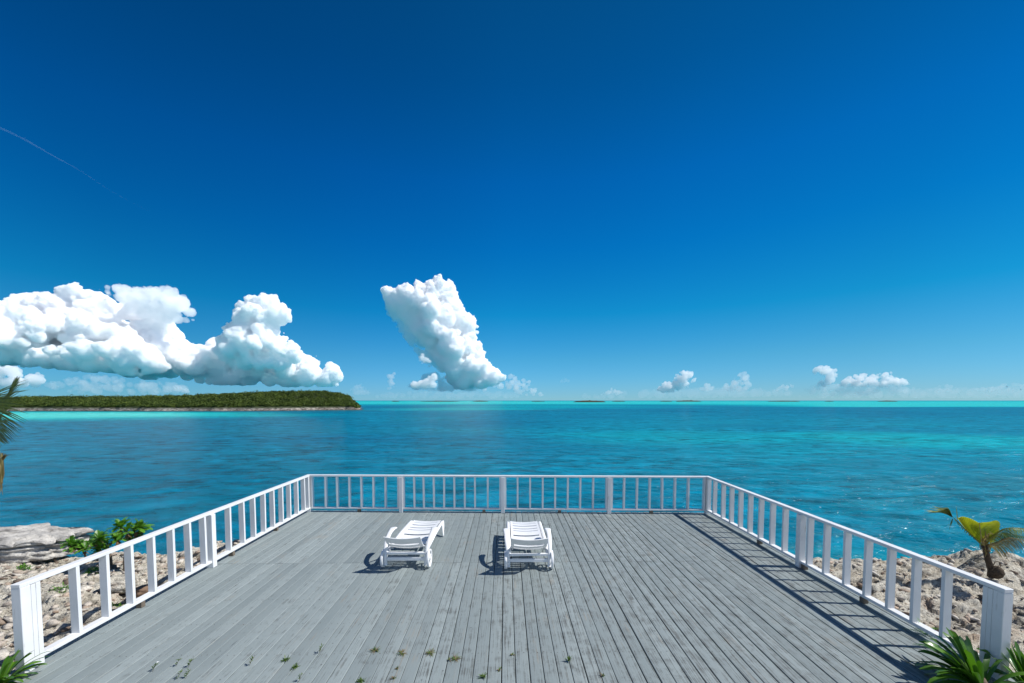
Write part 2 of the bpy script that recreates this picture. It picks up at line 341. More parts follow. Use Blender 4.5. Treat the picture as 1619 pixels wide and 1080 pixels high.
# ------------------------------------------------------------------ rocky shore
CX = np.array([-60, -20, -14, -10, -7.5, -5.8, -3, 3, 5.5, 7.35, 8.3, 10, 14, 25, 60.]); CY = np.array([14, 10.5, 9.2, 8.3, 8.3, 8.9, 9.1, 8.9, 8.05, 7.55, 7.3, 7.2, 6.6, 6, 8.])
def rock_h(X, Y):
    yc = np.interp(X, CX, CY) + .5 * (fbm(X * .9, X * 0 + 3.3, 4, 2) - .5)
    d = yc - Y
    lay = fbm(X * .55 + 9, Y * .9, 5, 21)
    q = lay * 7; st = np.floor(q) + sstep(.62, .98, q - np.floor(q))
    h = -.36 + .10 * (st - 3.5) * .62
    w1, w2, wi = worley(X * 1.3 + fbm(X * 3, Y * 3, 3, 4) * .8, Y * 3.4 + fbm(X * 3, Y * 3, 3, 8) * .8, 31)
    h = h + .085 * (wi - .5) + .035 * np.clip((w2 - w1) * 4, 0, 1) - .03
    v1, v2, vi = worley(X * 4.2 + 3 + fbm(X * 8, Y * 8, 3, 14) * .9, Y * 10 + fbm(X * 8, Y * 8, 3, 18) * .9, 41); h = h + .055 * (vi - .5) + .022 * np.clip((v2 - v1) * 4, 0, 1)
    h = h + .06 * (fbm(X * 12, Y * 22, 4, 51, .6) - .5) +   .10 * (fbm(X * .35, Y * .35, 3, 61) - .5)
    # mound behind the right fence, rise to the far left
    h = h + .40 * np.exp(-(((X - 8.35) / 1.25) ** 2 + ((Y - 6.75) / .60) ** 2)) + .16 * sstep(-8, -12, X) + .06 * sstep(9, 13, X)
    und = 1 - sstep(4.7, 5.2, np.abs(X)); h = h * (1 - und) + und * (-.75 + .1 * lay)
    fall = sstep(0, -1.0, d); h = h - .12 * sstep(.35, 0, d) - fall * 3.6 - sstep(-1, -6, d) * 3
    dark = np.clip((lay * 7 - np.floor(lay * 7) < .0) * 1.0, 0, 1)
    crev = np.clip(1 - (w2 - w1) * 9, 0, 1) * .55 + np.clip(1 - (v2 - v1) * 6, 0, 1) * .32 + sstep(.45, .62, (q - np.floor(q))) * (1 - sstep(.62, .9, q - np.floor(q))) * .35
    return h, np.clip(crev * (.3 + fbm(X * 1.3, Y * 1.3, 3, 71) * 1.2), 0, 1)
def build_ground():
    xs = np.concatenate([np.linspace(-60, -13, 30)[:-1], np.arange(-13, -4.5, .027), np.linspace(-4.5, 4.5, 40)[1:-1], np.arange(4.5, 13, .027), np.linspace(13, 60, 30)[1:]])
    ys = np.concatenate([np.linspace(-30, 3.4, 30)[:-1], np.arange(3.4, 9.6, .027), np.linspace(9.6, 30, 24)[1:]])
    X, Y = np.meshgrid(xs, ys); h, dk = rock_h(X, Y); n, m = X.shape; idx = np.arange(n * m).reshape(n, m)
    Q = np.stack([idx[:-1, :-1], idx[:-1, 1:], idx[1:, 1:], idx[1:, :-1]], -1).reshape(-1, 4)
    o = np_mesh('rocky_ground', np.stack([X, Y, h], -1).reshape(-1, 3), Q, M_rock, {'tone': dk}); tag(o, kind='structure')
build_ground()
def gz(x, y): return float(rock_h(np.array([[x]], float), np.array([[y]], float))[0][0, 0])

def ico(sub):
    bm = bmesh.new(); bmesh.ops.create_icosphere(bm, subdivisions=sub, radius=1); v = np.array([x.co[:] for x in bm.verts]); f = np.array([[q.index for q in x.verts] for x in bm.faces]); bm.free(); return v, f
IC1, IC2, IC3 = ico(1), ico(2), ico(4)
def rubble(name, n, xr, yr, seed, smin, smax, mat, label=None, flat=.55, power=3.0):
    rg = np.random.default_rng(seed); v, f = IC1; Vs = []; Fs = []; A = []; o = 0
    xs = rg.uniform(*xr, n); ys = rg.uniform(*yr, n); hs = rock_h(xs[None], ys[None])[0][0]
    yc = np.interp(xs, CX, CY)
    for x, y, h, c in zip(xs, ys, hs, yc):
        if y > c - .15 or abs(x) < 5.05: continue
        s = smin + (smax - smin) * rg.random() ** power
        p = v * rg.uniform(.65, 1.25, (len(v), 1)); p = p * np.array([s * rg.uniform(.8, 1.5), s * rg.uniform(.7, 1.2), s * flat * rg.uniform(.5, 1.2)])
        q = rg.uniform(0, 6.28); ca, sa = math.cos(q), math.sin(q); tl = rg.normal(0, .25)
        p = np.stack([p[:, 0] * ca - p[:, 1] * sa, p[:, 0] * sa + p[:, 1] * ca, p[:, 2] + p[:, 0] * tl], -1) + np.array([x, y, h + s * .12])
        Vs.append(p); Fs.append(f + o); A.append(np.full(len(v), rg.random())); o += len(v)
    return np_mesh(name, np.concatenate(Vs), np.concatenate(Fs), mat, {'tone': np.concatenate(A)})
def mat_rubble():
    t = NT('loose_stone'); a = t.attr('tone'); n = t.noise(t.coord(), 30, 5, .7)
    c = t.ramp(a, [(0, (.66, .62, .55)), (.35, (.50, .44, .37)), (.55, (.62, .57, .50)), (.72, (.30, .22, .16)), (.86, (.13, .10, .08)), (1, (.60, .47, .36))])
    return t.fin(t.mix(t.mr(n, .45, .7, 0, .7), c, (.15, .12, .10)), .9, t.bump(n, .8, .02), spec=.2)
M_rub = mat_rubble()
tag(rubble('loose_stones', 5200, (-12, -5.0), (3.4, 8.9), 5, .012, .085, M_rub), kind='stuff')
tag(rubble('loose_stones', 2200, (5.0, 12), (3.4, 7.9), 6, .012, .07, M_rub), kind='stuff')

def boulder(name, c, d, seed, label, mat=M_rock, rz=0.0, strat=0.0, group=None, base='IC3'):
    v, f = IC3; rg = np.random.default_rng(seed); s = int(seed) * 3
    p = v.copy(); e = .45 if strat else .75; p = np.sign(p) * np.abs(p) ** e
    nn = fbm(p[:, 0] * 2 + s + p[:, 2], p[:, 1] * 2 + p[:, 2] * 1.7, 5, s) - .5
    p = p * (1 + .55 * nn[:, None]) * (1 + .16 * (fbm(p[:, 0] * 7, p[:, 1] * 7 + p[:, 2] * 9, 4, s + 2) - .5))[:, None]
    if strat:
        q = fbm(p[:, 2] * 7 + s, p[:, 0] * .5, 3, s + 5) - .5; p[:, 0] *= 1 + strat * q; p[:, 1] *= 1 + strat * q * 1.3
    p = p * np.array(d) * .5; ca, sa = math.cos(rz), math.sin(rz)
    p = np.stack([p[:, 0] * ca - p[:, 1] * sa, p[:, 0] * sa + p[:, 1] * ca, p[:, 2]], -1)
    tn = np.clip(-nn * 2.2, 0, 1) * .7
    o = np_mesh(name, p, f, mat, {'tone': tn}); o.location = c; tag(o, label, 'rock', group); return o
def mat_greyrock():
    t = NT('grey_limestone'); v = t.coord((1, 1, 1.7)); n = t.noise(v, 3.2, 8, .75, .3); n2 = t.noise(t.coord(), 18, 5, .7)
    c = t.ramp(n, [(.34, (.10, .09, .085)), (.43, (.34, .325, .30)), (.55, (.54, .51, .47)), (.7, (.66, .62, .56))])
    c = t.mix(t.mr(n2, .55, .7, 0, .6), c, (.12, .11, .10))
    return t.fin(c, .9, t.bump(t.math('ADD', n, t.math('MULTIPLY', n2, .4)), .8, .05), spec=.2)
M_grey = mat_greyrock()
def mat_rockg():
    t = NT('weathered_limestone'); n1 = t.noise(t.coord((1, 1.5, 1.5)), 3.0, 7, .7, .4); n2 = t.noise(t.coord(), 14, 6, .72)
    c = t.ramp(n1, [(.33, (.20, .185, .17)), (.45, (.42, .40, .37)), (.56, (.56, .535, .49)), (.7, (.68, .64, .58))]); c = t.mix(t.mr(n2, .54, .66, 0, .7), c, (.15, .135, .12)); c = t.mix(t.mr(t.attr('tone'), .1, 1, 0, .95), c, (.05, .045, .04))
    return t.fin(c, .9, t.bump(t.math('ADD', t.math('MULTIPLY', n1, -.6), t.math('MULTIPLY', n2, -.6)), .9, .05), spec=.2)
M_rockg = mat_rockg()
pp = on(45, 862, -.25)
def slab(name, c, d, seed, label, mat, rz=0.0, tilt=0.0, layers=26, na=150):
    """broken bed of limestone: jagged outline, ledges of different reach, rough flat top"""
    a = np.linspace(0, 2 * np.pi, na, endpoint=False); V = []; T = []
    ce, se = np.cos(a), np.sin(a); base = (np.abs(ce) ** 3.2 + np.abs(se) ** 3.2) ** (-1 / 3.2)
    base = base * (.78 + .50 * fbm(ce * 2.2 + seed, se * 2.2 + seed, 5, seed))
    for k in range(layers):
        z = -.5 + k / (layers - 1); led = .10 * (fbm(np.full(na, z * 4. + seed), a * 0 + 1.5, 2, seed + 3) - .5) * 2 + .16 * (fbm(ce * 7 + z * 2, se * 7 + z * 6, 4, seed + 5) - .5)
        crack = -.16 * np.exp(-((z - .06 - .14 * ce) / .035) ** 2); r = base * (1 + led + crack) - .10 * sstep(.40, .5, z)
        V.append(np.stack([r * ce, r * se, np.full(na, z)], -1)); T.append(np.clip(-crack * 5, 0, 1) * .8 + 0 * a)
    for q in np.linspace(.94, 0.02, 22):
        r = (base * .97 - .10) * q; V.append(np.stack([r * ce, r * se, np.full(na, .5)], -1)); T.append(a * 0)
    V = np.concatenate(V); T = np.concatenate(T); top = V[:, 2] > .35
    X_, Y_ = V[:, 0] * d[0] * .5, V[:, 1] * d[1] * .5
    rough = (fbm(X_ * 3 + seed, Y_ * 5, 5, seed + 8, .6) - .5); q = fbm(X_ * 1.6, Y_ * 2.5, 4, seed + 9) * 5; step = (np.floor(q) + sstep(.7, .95, q - np.floor(q)) - 2.5)
    Z_ = V[:, 2] * d[2] + np.where(top, .10 * rough + .05 * step, .02 * rough) + tilt * X_
    ca, sa = math.cos(rz), math.sin(rz); Pn = np.stack([X_ * ca - Y_ * sa, X_ * sa + Y_ * ca, Z_], -1)
    n = layers + 22; idx = np.arange(n * na).reshape(n, na); nx = np.roll(idx, -1, 1); Q = np.stack([idx[:-1], nx[:-1], nx[1:], idx[1:]], -1).reshape(-1, 4)
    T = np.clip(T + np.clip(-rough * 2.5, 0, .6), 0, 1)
    o = np_mesh(name, Pn, Q, mat, {'tone': T}); o.location = c; tag(o, label, 'rock'); return o
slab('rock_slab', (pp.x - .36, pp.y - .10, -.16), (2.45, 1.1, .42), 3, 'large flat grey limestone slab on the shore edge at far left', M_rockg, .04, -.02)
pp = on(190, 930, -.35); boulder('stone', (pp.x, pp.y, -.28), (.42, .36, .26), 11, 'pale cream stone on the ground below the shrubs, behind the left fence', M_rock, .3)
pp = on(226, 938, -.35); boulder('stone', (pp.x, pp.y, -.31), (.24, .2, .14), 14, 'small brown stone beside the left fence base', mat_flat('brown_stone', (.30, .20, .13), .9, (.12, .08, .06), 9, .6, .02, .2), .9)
pp = on(186, 935, -.35); 

# ------------------------------------------------------------------ deck
rnd = random.Random(7)
XL, XR = -4.86, 4.86
B3 = on(486, 807.0, 0); C3 = on(1128, 810.5, 0)
def back_y(x): return B3.y + (C3.y - B3.y) * (x - B3.x) / (C3.x - B3.x)
def build_deck():
    root = empty('wooden_deck', (0, 6, 0)); tag(root, 'grey painted plank deck built over the rocks and water edge', 'deck')
    mb = MB(); x = XL; i = 0
    while x < XR - .02:
        wdt = .1375 + rnd.uniform(-.002, .002); rt = min(1, max(0, (x + 3.0) / 4.0))
        gap = (.0014 + .0078 * rt) * rnd.uniform(.55, 1.6)
        if abs(x - .02) < .07: gap = .012
        joints = [-1.0, 6.63 + rnd.uniform(-.003, .003)] if rnd.random() < .93 else [-1.0, rnd.choice([8.2, 6.63])]
        joints.append(back_y(x) + rnd.uniform(-.012, .012))
        for a, b in zip(joints[:-1], joints[1:]):
            tone = rnd.random(); dz = rnd.uniform(-.0025, .0015) * (.4 + rt); n = max(2, int((b - a) / .6)); V = []; Q = []
            pr = [(-.5, -.012), (-.5, -.0035), (-.466, -.0005), (-.2, .0008), (.2, .0008), (.466, -.0005), (.5, -.0035), (.5, -.012)]
            x0, x1 = x + gap / 2, x + wdt - gap / 2; sk0 = rnd.uniform(-.0016, .0016); sk1 = rnd.uniform(-.0016, .0016)
            for k in range(n + 1):
                yy = a + .0016 + (b - a - .0032) * k / n; ph = math.sin(k * 1.3 + i) * .0007 * (.3 + rt)
                for (u, z) in pr:
                    xx = (x0 + x1) / 2 + u * (x1 - x0) + sk0 + (sk1 - sk0) * k / n + ph; V.append((xx, yy, (z if z > -.01 else -.032) + dz + ph))
            L = len(pr)
            for k in range(n):
                for u in range(L - 1): Q.append((k * L + u, k * L + u + 1, (k + 1) * L + u + 1, (k + 1) * L + u))
                Q.append((k * L + L - 1, k * L, (k + 1) * L, (k + 1) * L + L - 1))
            Q.append(tuple(range(L))[::-1]); Q.append(tuple(n * L + u for u in range(L)))
            mb.add([(p[0], p[1] - 6, p[2]) for p in V], Q, tone)
        x += wdt; i += 1
    mb.build('planks', M_deck, root, attr='tone')
    nl = MB(); x = XL + .035; rn = random.Random(9)
    while x < XR - .03:
        for k in range(4, 18):
            yy = -.6 + k * .6
            if yy > 10: continue
            for dx in (0, .066):
                cx, cy = x + dx + rn.uniform(-.006, .006), yy + rn.uniform(-.012, .012) - 6; q = rn.uniform(.0032, .0055)
                nl.add([(cx + q * math.cos(a_), cy + q * math.sin(a_), .0022) for a_ in (0, 1.05, 2.09, 3.14, 4.19, 5.24)], [(0, 1, 2, 3, 4, 5)])
        x += .1375
    tag(nl.build('nail_heads', mat_flat('rusty_nail', (.09, .055, .035), .7, (.03, .022, .018), 40), root), kind='stuff')
    j = MB()
    for k in range(18): j.box((0, -6.6 + k * .6, -.135), (9.6, .045, .20))
    j.build('joists', M_wood, root)
    r = MB(); r.beam((XL + .03, -6.9, -.14), (XL + .03, back_y(XL) - 6.03, -.14), .04, .205); r.beam((XR - .03, -6.9, -.14), (XR - .03, back_y(XR) - 6.03, -.14), .04, .205)
    r.beam((XL + .06, back_y(XL) - 6.05, -.14), (XR - .06, back_y(XR) - 6.05, -.14), .04, .205); r.build('rim_joist', M_wood, root)
    for px in (-4.4, -1.5, 1.5, 4.4):
        p = MB(); p.box((px, 3.45, -2.2), (.16, .16, 3.9), bev=.01); p.build('support_post', M_wood, root)
build_deck()

# ------------------------------------------------------------------ railing round three sides
def build_rail():
    RT = .888; root = empty('deck_railing', (0, 6, 0)); tag(root, 'white painted timber railing round three sides of the grey deck', 'railing')
    O = Vector((0, 6, 0))
    Bc = on(492.5, 750.5, RT); Cc = on(1116, 753, RT); XRl = 4.70; XLl = -4.70
    Bc.x = XLl; Cc.x = XRl
    def along(P0, P1, px):                             # the point of a rail that the photo shows in column px
        lo, hi = 0.0, 1.0
        def col(t): v = RM.transposed() @ (P0.lerp(P1, t) - Vector((0, 0, H))); return 809.5 + F * v.x / -v.z
        up = col(1.0) > col(0.0)
        for _ in range(45):
            mid = (lo + hi) / 2
            if (col(mid) < px) == up: lo = mid
            else: hi = mid
        return P0.lerp(P1, lo)
    A = along(Vector((XLl, 3.0, RT)), Bc, 23.5); D = along(Vector((XRl, 3.0, RT)), Cc, 1596)
    hw = .089; th = .038; zb = .115
    def beam(name, a, b, w, h): m = MB(); m.beam(Vector(a) - O, Vector(b) - O, w, h, bev=.004); return m.build(name, M_white, root)
    z1 = RT - th / 2; z2 = zb - th / 2
    e = Vector((0, 0, 0))
    for (a, b) in ((A, Bc + Vector((0, hw / 2, 0))), (D, Cc + Vector((0, hw / 2, 0)))):
        beam('top_rail', (a.x, a.y, z1), (b.x, b.y, z1), hw, th)
        beam('bottom_rail', (a.x, a.y + .02, z2), (b.x, b.y, z2), hw, th)
    k = .048
    beam('top_rail', (Bc.x + k, Bc.y, z1), (Cc.x - k, Cc.y, z1), hw, th); beam('bottom_rail', (Bc.x + k, Bc.y, z2), (Cc.x - k, Cc.y, z2), hw, th)
    r = random.Random(3)
    hb0, hb1 = zb, RT - th
    def bal(x, y, ax, w=.038, nm='baluster', z0=None):
        m = MB(); dx = r.uniform(-.006, .006); a = Vector((x, y, (z0 if z0 is not None else hb0) + .0005)) - O; b = Vector((x + (dx if ax == 'x' else 0), y + (dx if ax == 'y' else 0), hb1 - .0005)) - O
        # w runs along the rail, depth .085 across it
        sz = (w, .086) if ax == 'x' else (.086, w)
        h = b.z - a.z; V = []
        for (p) in (a, b):
            for (i, j) in ((-1, -1), (1, -1), (1, 1), (-1, 1)): V.append((p.x + i * sz[0] / 2, p.y + j * sz[1] / 2, p.z))
        m.add(V, [(3, 2, 1, 0), (4, 5, 6, 7), (0, 1, 5, 4), (1, 2, 6, 5), (2, 3, 7, 6), (3, 0, 4, 7)]); m.build(nm, M_white, root)
    for px in (116.5, 163.7, 203, 237.7, 269, 296, 320, 359.6, 381.6, 399, 415, 429.5, 443.3, 455.6, 467.6, 478.6): bal(XLl, along(A, Bc, px).y, 'y')
    for px in (1131, 1144.5, 1157.7, 1172.1, 1187.5, 1204.2, 1222.8, 1242.7, 1282, 1308.4, 1341.1, 1374.1, 1411, 1451, 1499): bal(XRl, along(D, Cc, px).y, 'y')
    def bx(px):
        return along(Bc, Cc, px)
    for px in (514.7, 533.2, 552.4, 571.5, 590.3, 609.4, 655.2, 670.1, 686.1, 702, 718.4, 734.8, 751, 771.2, 818.4, 838.2, 858, 877.7, 897.5, 917.3, 937.5, 986.5, 1006.9, 1027.1, 1047, 1066.9, 1088):
        p = bx(px); bal(p.x, p.y, 'x')
    def post(x, y, sx_=.089, sy_=.089, cut=True):
        # 4x4 post from below the deck surface up to the top rail, notched at the bottom rail
        m = MB(); m.box((x - O.x, y - O.y, (RT - th - .002) / 2 + .001), (sx_, sy_, RT - th - .002), bev=.004); m.build('post', M_white, root)
    # intermediate posts stand just inside the rails, with trimmer boards on both sides
    for px in (634, 795, 963):
        p = bx(px); post(p.x, p.y - .009, .086, .10)
        for s in (-1, 1): bal(p.x + s * .066, p.y, 'x', .036)
    post(XLl + .012, along(A, Bc, 331).y, .105, .089); post(XRl - .012, along(D, Cc, 1269).y, .105, .089)
    # corner posts
    for (p, s) in ((Bc, 1), (Cc, -1)):
        post(p.x, p.y, .098, .098); bal(p.x + s * .085, p.y, 'x', .036); bal(p.x, p.y - .085, 'y', .036)
    # end posts: post with trimmer boards
    for (p, s) in ((A, 1), (D, -1)):
        post(p.x, p.y + .045, .092, .088)
        m = MB(); m.box((p.x - O.x, p.y + .1105 - O.y, .43), (.0895, .040, .83), bev=.002); m.build('post_trim', M_white, root)
        m = MB(); m.box((p.x - O.x, p.y + .1525 - O.y, .43), (.091, .041, .835), bev=.002); m.build('post_trim', M_white, root)
    # spacer blocks under the bottom rail
    blk = [on(220, 960, .0), on(359, 878.5, 0), on(431, 839, 0)]
    for p in blk:
        m = MB(); m.box((XLl + .008 - O.x, p.y - O.y, .038), (.075, .06, .074), bev=.003); m.build('spacer_block', M_wood, root)
    for q in (on(1371, 953, 0), on(1198, 860, 0), on(1275, 900, 0)):
        m = MB(); m.box((XRl - .008 - O.x, q.y - O.y, .038), (.075, .06, .074), bev=.003); m.build('spacer_block', M_wood, root)
    for px in (567, 765, 885, 1030.5):
        p = bx(px); m = MB(); m.box((p.x - O.x, p.y - O.y, .038), (.07, .075, .074), bev=.003); m.build('spacer_block', M_wood, root)
build_rail()

# ------------------------------------------------------------------ sun loungers
def curve(pts, n=24):                               # Catmull-Rom through 2-D/3-D points
    P_ = [Vector(p) for p in pts]; P_ = [P_[0] * 2 - P_[1]] + P_ + [P_[-1] * 2 - P_[-2]]; out = []
    seg = len(P_) - 3
    for i in range(n + 1):
        t = i / n * seg; k = min(int(t), seg - 1); u = t - k; a, b, c, d = P_[k:k + 4]
        out.append(.5 * ((2 * b) + (c - a) * u + (2 * a - 5 * b + 4 * c - d) * u * u + (3 * b - a - 3 * c + d) * u ** 3))
    return out
def panel(profile, width, slots, sag, th=.012, stile=.035):
    """a moulded slatted panel: profile is a smooth (y,z) line, slots are (t0,t1) spans left open between the stiles"""
    mb = MB(); n = 60; pr = curve([(0, p[0], p[1]) for p in profile], n)
    nx = 14
    xs = [-width / 2, -width / 2 + stile] + [(-width / 2 + stile) + (width - 2 * stile) * i / nx for i in range(1, nx)] + [width / 2 - stile, width / 2]
    ts = sorted(set([i / n for i in range(n + 1)] + [t for s in slots for t in s]))
    def pt(x, t, off):
        k = min(int(t * n), n - 1); u = t * n - k; p = pr[k].lerp(pr[k + 1], u); d = (pr[k + 1] - pr[k]).normalized(); nr = Vector((0, -d.z, d.y))
        if nr.z < 0: nr = -nr
        s = sag * (1 - (2 * x / width) ** 2)
        return Vector((x, p.y, p.z)) + nr * (off - s)
    V = []; idx = {}
    def vid(i, j, s):
        key = (i, j, s)
        if key not in idx: idx[key] = len(V); V.append(pt(xs[i], ts[j], 0 if s else -th))
        return idx[key]
    def solid(i, j):
        if i < 0 or j < 0 or i >= len(xs) - 1 or j >= len(ts) - 1: return False
        m = (ts[j] + ts[j + 1]) / 2
        if i == 0 or i == len(xs) - 2: return True
        return not any(a < m < b for a, b in slots)
    Q = []
    for i in range(len(xs) - 1):
        for j in range(len(ts) - 1):
            if not solid(i, j): continue
            Q.append((vid(i, j, 1), vid(i + 1, j, 1), vid(i + 1, j + 1, 1), vid(i, j + 1, 1))); Q.append((vid(i, j, 0), vid(i, j + 1, 0), vid(i + 1, j + 1, 0), vid(i + 1, j, 0)))
            if not solid(i - 1, j): Q.append((vid(i, j, 1), vid(i, j + 1, 1), vid(i, j + 1, 0), vid(i, j, 0)))
            if not solid(i + 1, j): Q.append((vid(i + 1, j, 1), vid(i + 1, j, 0), vid(i + 1, j + 1, 0), vid(i + 1, j + 1, 1)))
            if not solid(i, j - 1): Q.append((vid(i, j, 1), vid(i, j, 0), vid(i + 1, j, 0), vid(i + 1, j, 1)))
            if not solid(i, j + 1): Q.append((vid(i, j + 1, 1), vid(i + 1, j + 1, 1), vid(i + 1, j + 1, 0), vid(i, j + 1, 0)))
    mb.add(V, Q); return mb
def make_lounger():
    root = empty('sun_lounger'); y0, y1 = .27, 1.57; L = y1 - y0
    sl_ = [((y - g - y0) / L, (y + g - y0) / L) for y, g in ((.36, .014), (.47, .013), (.58, .013), (.73, .020), (.975, .014), (1.10, .013), (1.23, .015), (1.37, .013), (1.48, .010))]
    panel([(y0, .285), (.45, .288), (.75, .318), (1.0, .318), (1.35, .305), (1.57, .292)], .53, sl_, .022, stile=.04).build('seat', M_plastic, root, smooth=False)
    panel([(.24, .275), (.08, .315), (-.08, .405), (-.25, .575)], .56, [(.09, .14), (.23, .28), (.38, .43), (.53, .58), (.72, .78)], .032, stile=.045).build('backrest', M_plastic, root)
    for s in (-1, 1):
        m = MB(); m.tube(curve([(s * .305, -.02, .245), (s * .305, .3, .268), (s * .305, .8, .290), (s * .305, 1.3, .285), (s * .305, 1.53, .278)], 20), .03, 8, sq=(1.15, .62)); m.build('side_rail', M_plastic, root, smooth=True)
        # front leg, splayed blade with a curved inner edge
        m = MB(); m.tube(curve([(s * .312, 1.57, .285), (s * .318, 1.555, .2), (s * .325, 1.50, .1), (s * .33, 1.46, .0)], 10), [.026, .028, .03, .032, .032, .03, .029, .028, .027, .026, .026], 8, sq=(.55, 1.2)); m.build('leg', M_plastic, root, smooth=True)
        m = MB(); m.tube(curve([(s * .308, 1.50, .275), (s * .315, 1.44, .18), (s * .322, 1.44, .08), (s * .33, 1.46, .0)], 10), .016, 8, sq=(.8, 1.0)); m.build('leg_brace', M_plastic, root, smooth=True)
        # arm: paddle that sweeps back and down into the rear leg
        pts = curve([(s * .345, .575, .455), (s * .352, .47, .468), (s * .352, .30, .452), (s * .345, .14, .405), (s * .335, .02, .315), (s * .325, -.045, .20), (s * .32, -.05, .05)], 30); mb = MB(); V = []; Q = []
        for i, p in enumerate(pts):
            t = (pts[min(i + 1, 30)] - pts[max(i - 1, 0)]).normalized(); sd = Vector((1, 0, 0)); up = sd.cross(t).normalized()
            if up.z < 0 and i < 20: up = -up
            u = i / 30; w = .036 * min(1, math.sqrt(u * 12 + .12)) + .018 * math.exp(-((u - .1) / .14) ** 2); w = w if u < .45 else w * (1 - .25 * min(1, (u - .45) * 3)); h = .011 + .016 * sstep(.3, .75, np.array(u))
            for (a, b) in ((-1, -.6), (-.85, 1), (.85, 1), (1, -.6), (.6, -1), (-.6, -1)): V.append(p + sd * a * w + Vector((0, -t.z, t.y)) * b * h * (1 if True else 1))
        for i in range(30):
            for k in range(6): Q.append((i * 6 + k, i * 6 + (k + 1) % 6, (i + 1) * 6 + (k + 1) % 6, (i + 1) * 6 + k))
        Q += [tuple(range(6)), tuple(180 + k for k in range(6))[::-1]]; mb.add(V, Q); mb.build('armrest', M_plastic, root, smooth=True)
        # brace web joining arm sweep and side rail
        m = MB(); m.tube(curve([(s * .325, .16, .392), (s * .312, .26, .31), (s * .305, .40, .268)], 8), .014, 8); m.build('arm_brace', M_plastic, root, smooth=True)
        # rear wheel: rim ring, spokes, hub
        wh = MB(); x = s * .362; Rw = .142; ring = [(x, Rw * .90 * math.sin(a), Rw + Rw * .90 * math.cos(a)) for a in [i / 28 * 2 * math.pi for i in range(29)]]
        V = []; Q = []; prf = [(-.016, .80), (-.020, .97), (-.012, 1.0), (.012, 1.0), (.020, .97), (.016, .80), (.004, .77), (-.004, .77)]
        for i in range(28):
            a = i / 28 * 2 * math.pi
            for (dx, r_) in prf: V.append((x + dx, Rw * r_ * math.sin(a), Rw + Rw * r_ * math.cos(a)))
        for i in range(28):
            for k in range(8): Q.append((i * 8 + k, i * 8 + (k + 1) % 8, ((i + 1) % 28) * 8 + (k + 1) % 8, ((i + 1) % 28) * 8 + k))
        wh.add(V, Q); wo = wh.build('wheel', M_plastic, root, smooth=True)
        hb = MB(); hb.tube([(x - .024, 0, Rw), (x + .024, 0, Rw)], .03, 14); hb.build('hub', M_plastic, wo)
        for k in range(6):
            a = k / 6 * 2 * math.pi + .3; sp = MB(); sp.beam((x, .022 * math.sin(a), Rw + .022 * math.cos(a)), (x, Rw * .80 * math.sin(a), Rw + Rw * .80 * math.cos(a)), .022, .012, up=Vector((1, 0, 0)), bev=.002); sp.build('spoke', M_plastic, wo)
    m = MB(); m.beam((-.30, -.03, .235), (.30, -.03, .235), .045, .035); m.build('crossbar', M_plastic, root)
    m = MB(); m.beam((-.30, -.035, .145), (.30, -.035, .145), .04, .05); m.build('crossbar', M_plastic, root)
    m = MB(); m.beam((-.30, .62, .235), (.30, .62, .235), .04, .03); m.build('crossbar', M_plastic, root)
    m = MB(); m.beam((-.30, 1.5, .25), (.30, 1.5, .25), .03, .04); m.build('crossbar', M_plastic, root)
    m = MB(); m.tube([(-.345, 0, .142), (.345, 0, .142)], .010, 8); m.build('axle', M_plastic, root)
    # pivot arm that props the backrest
    for s in (-1, 1):
        m = MB(); m.tube([(s * .25, .0, .365), (s * .255, .12, .262)], .012, 6); m.build('backrest_prop', M_plastic, root)
    return root
def copy_tree(o, parent=None):
    c = o.copy(); COL.objects.link(c); c.parent = parent
    for ch in o.children: copy_tree(ch, c)
    return c
lg = make_lounger(); lg.location = (.355, 6.37, .0015); lg.rotation_euler.z = math.radians(.4)
tag(lg, 'white plastic sun lounger over the dark centre gap, the one on the right', 'sun lounger', 'white sun loungers on the deck')
l2 = copy_tree(lg); l2.location = (-1.585, 6.46, .0015); l2.rotation_euler.z = math.radians(-1.2)
tag(l2, 'white plastic sun lounger with its right wheel turned to view, the one on the left', 'sun lounger', 'white sun loungers on the deck')

# ------------------------------------------------------------------ plants
M_shrub = mat_leaf('shrub_leaf', (.045, .14, .012), (.13, .30, .03), .4, .35)
M_dead = mat_flat('dead_leaf', (.16, .085, .035), .8, (.07, .04, .02), 20)
M_bark = mat_flat('bark', (.20, .15, .105), .9, (.09, .07, .05), 30, .6, .01, .2)
M_strap = mat_leaf('strap_leaf', (.022, .085, .010), (.10, .22, .018), .30, .22, .55)
M_palm = mat_leaf('palm_leaf', (.012, .040, .008), (.085, .125, .018), .42, .22, .5)
M_barkd = mat_flat('dark_bark', (.11, .08, .055), .9, (.04, .03, .022), 30, .8, .02, .2)
M_palmy = mat_leaf('young_palm_leaf', (.30, .38, .02), (.58, .50, .04), .38, .35, .5)
M_palmb = mat_leaf('bright_palm_leaf', (.05, .09, .012), (.27, .28, .04), .4, .3, .5)
M_palmd = mat_leaf('dry_palm_leaf', (.20, .13, .045), (.36, .28, .12), .7, .15, .3)
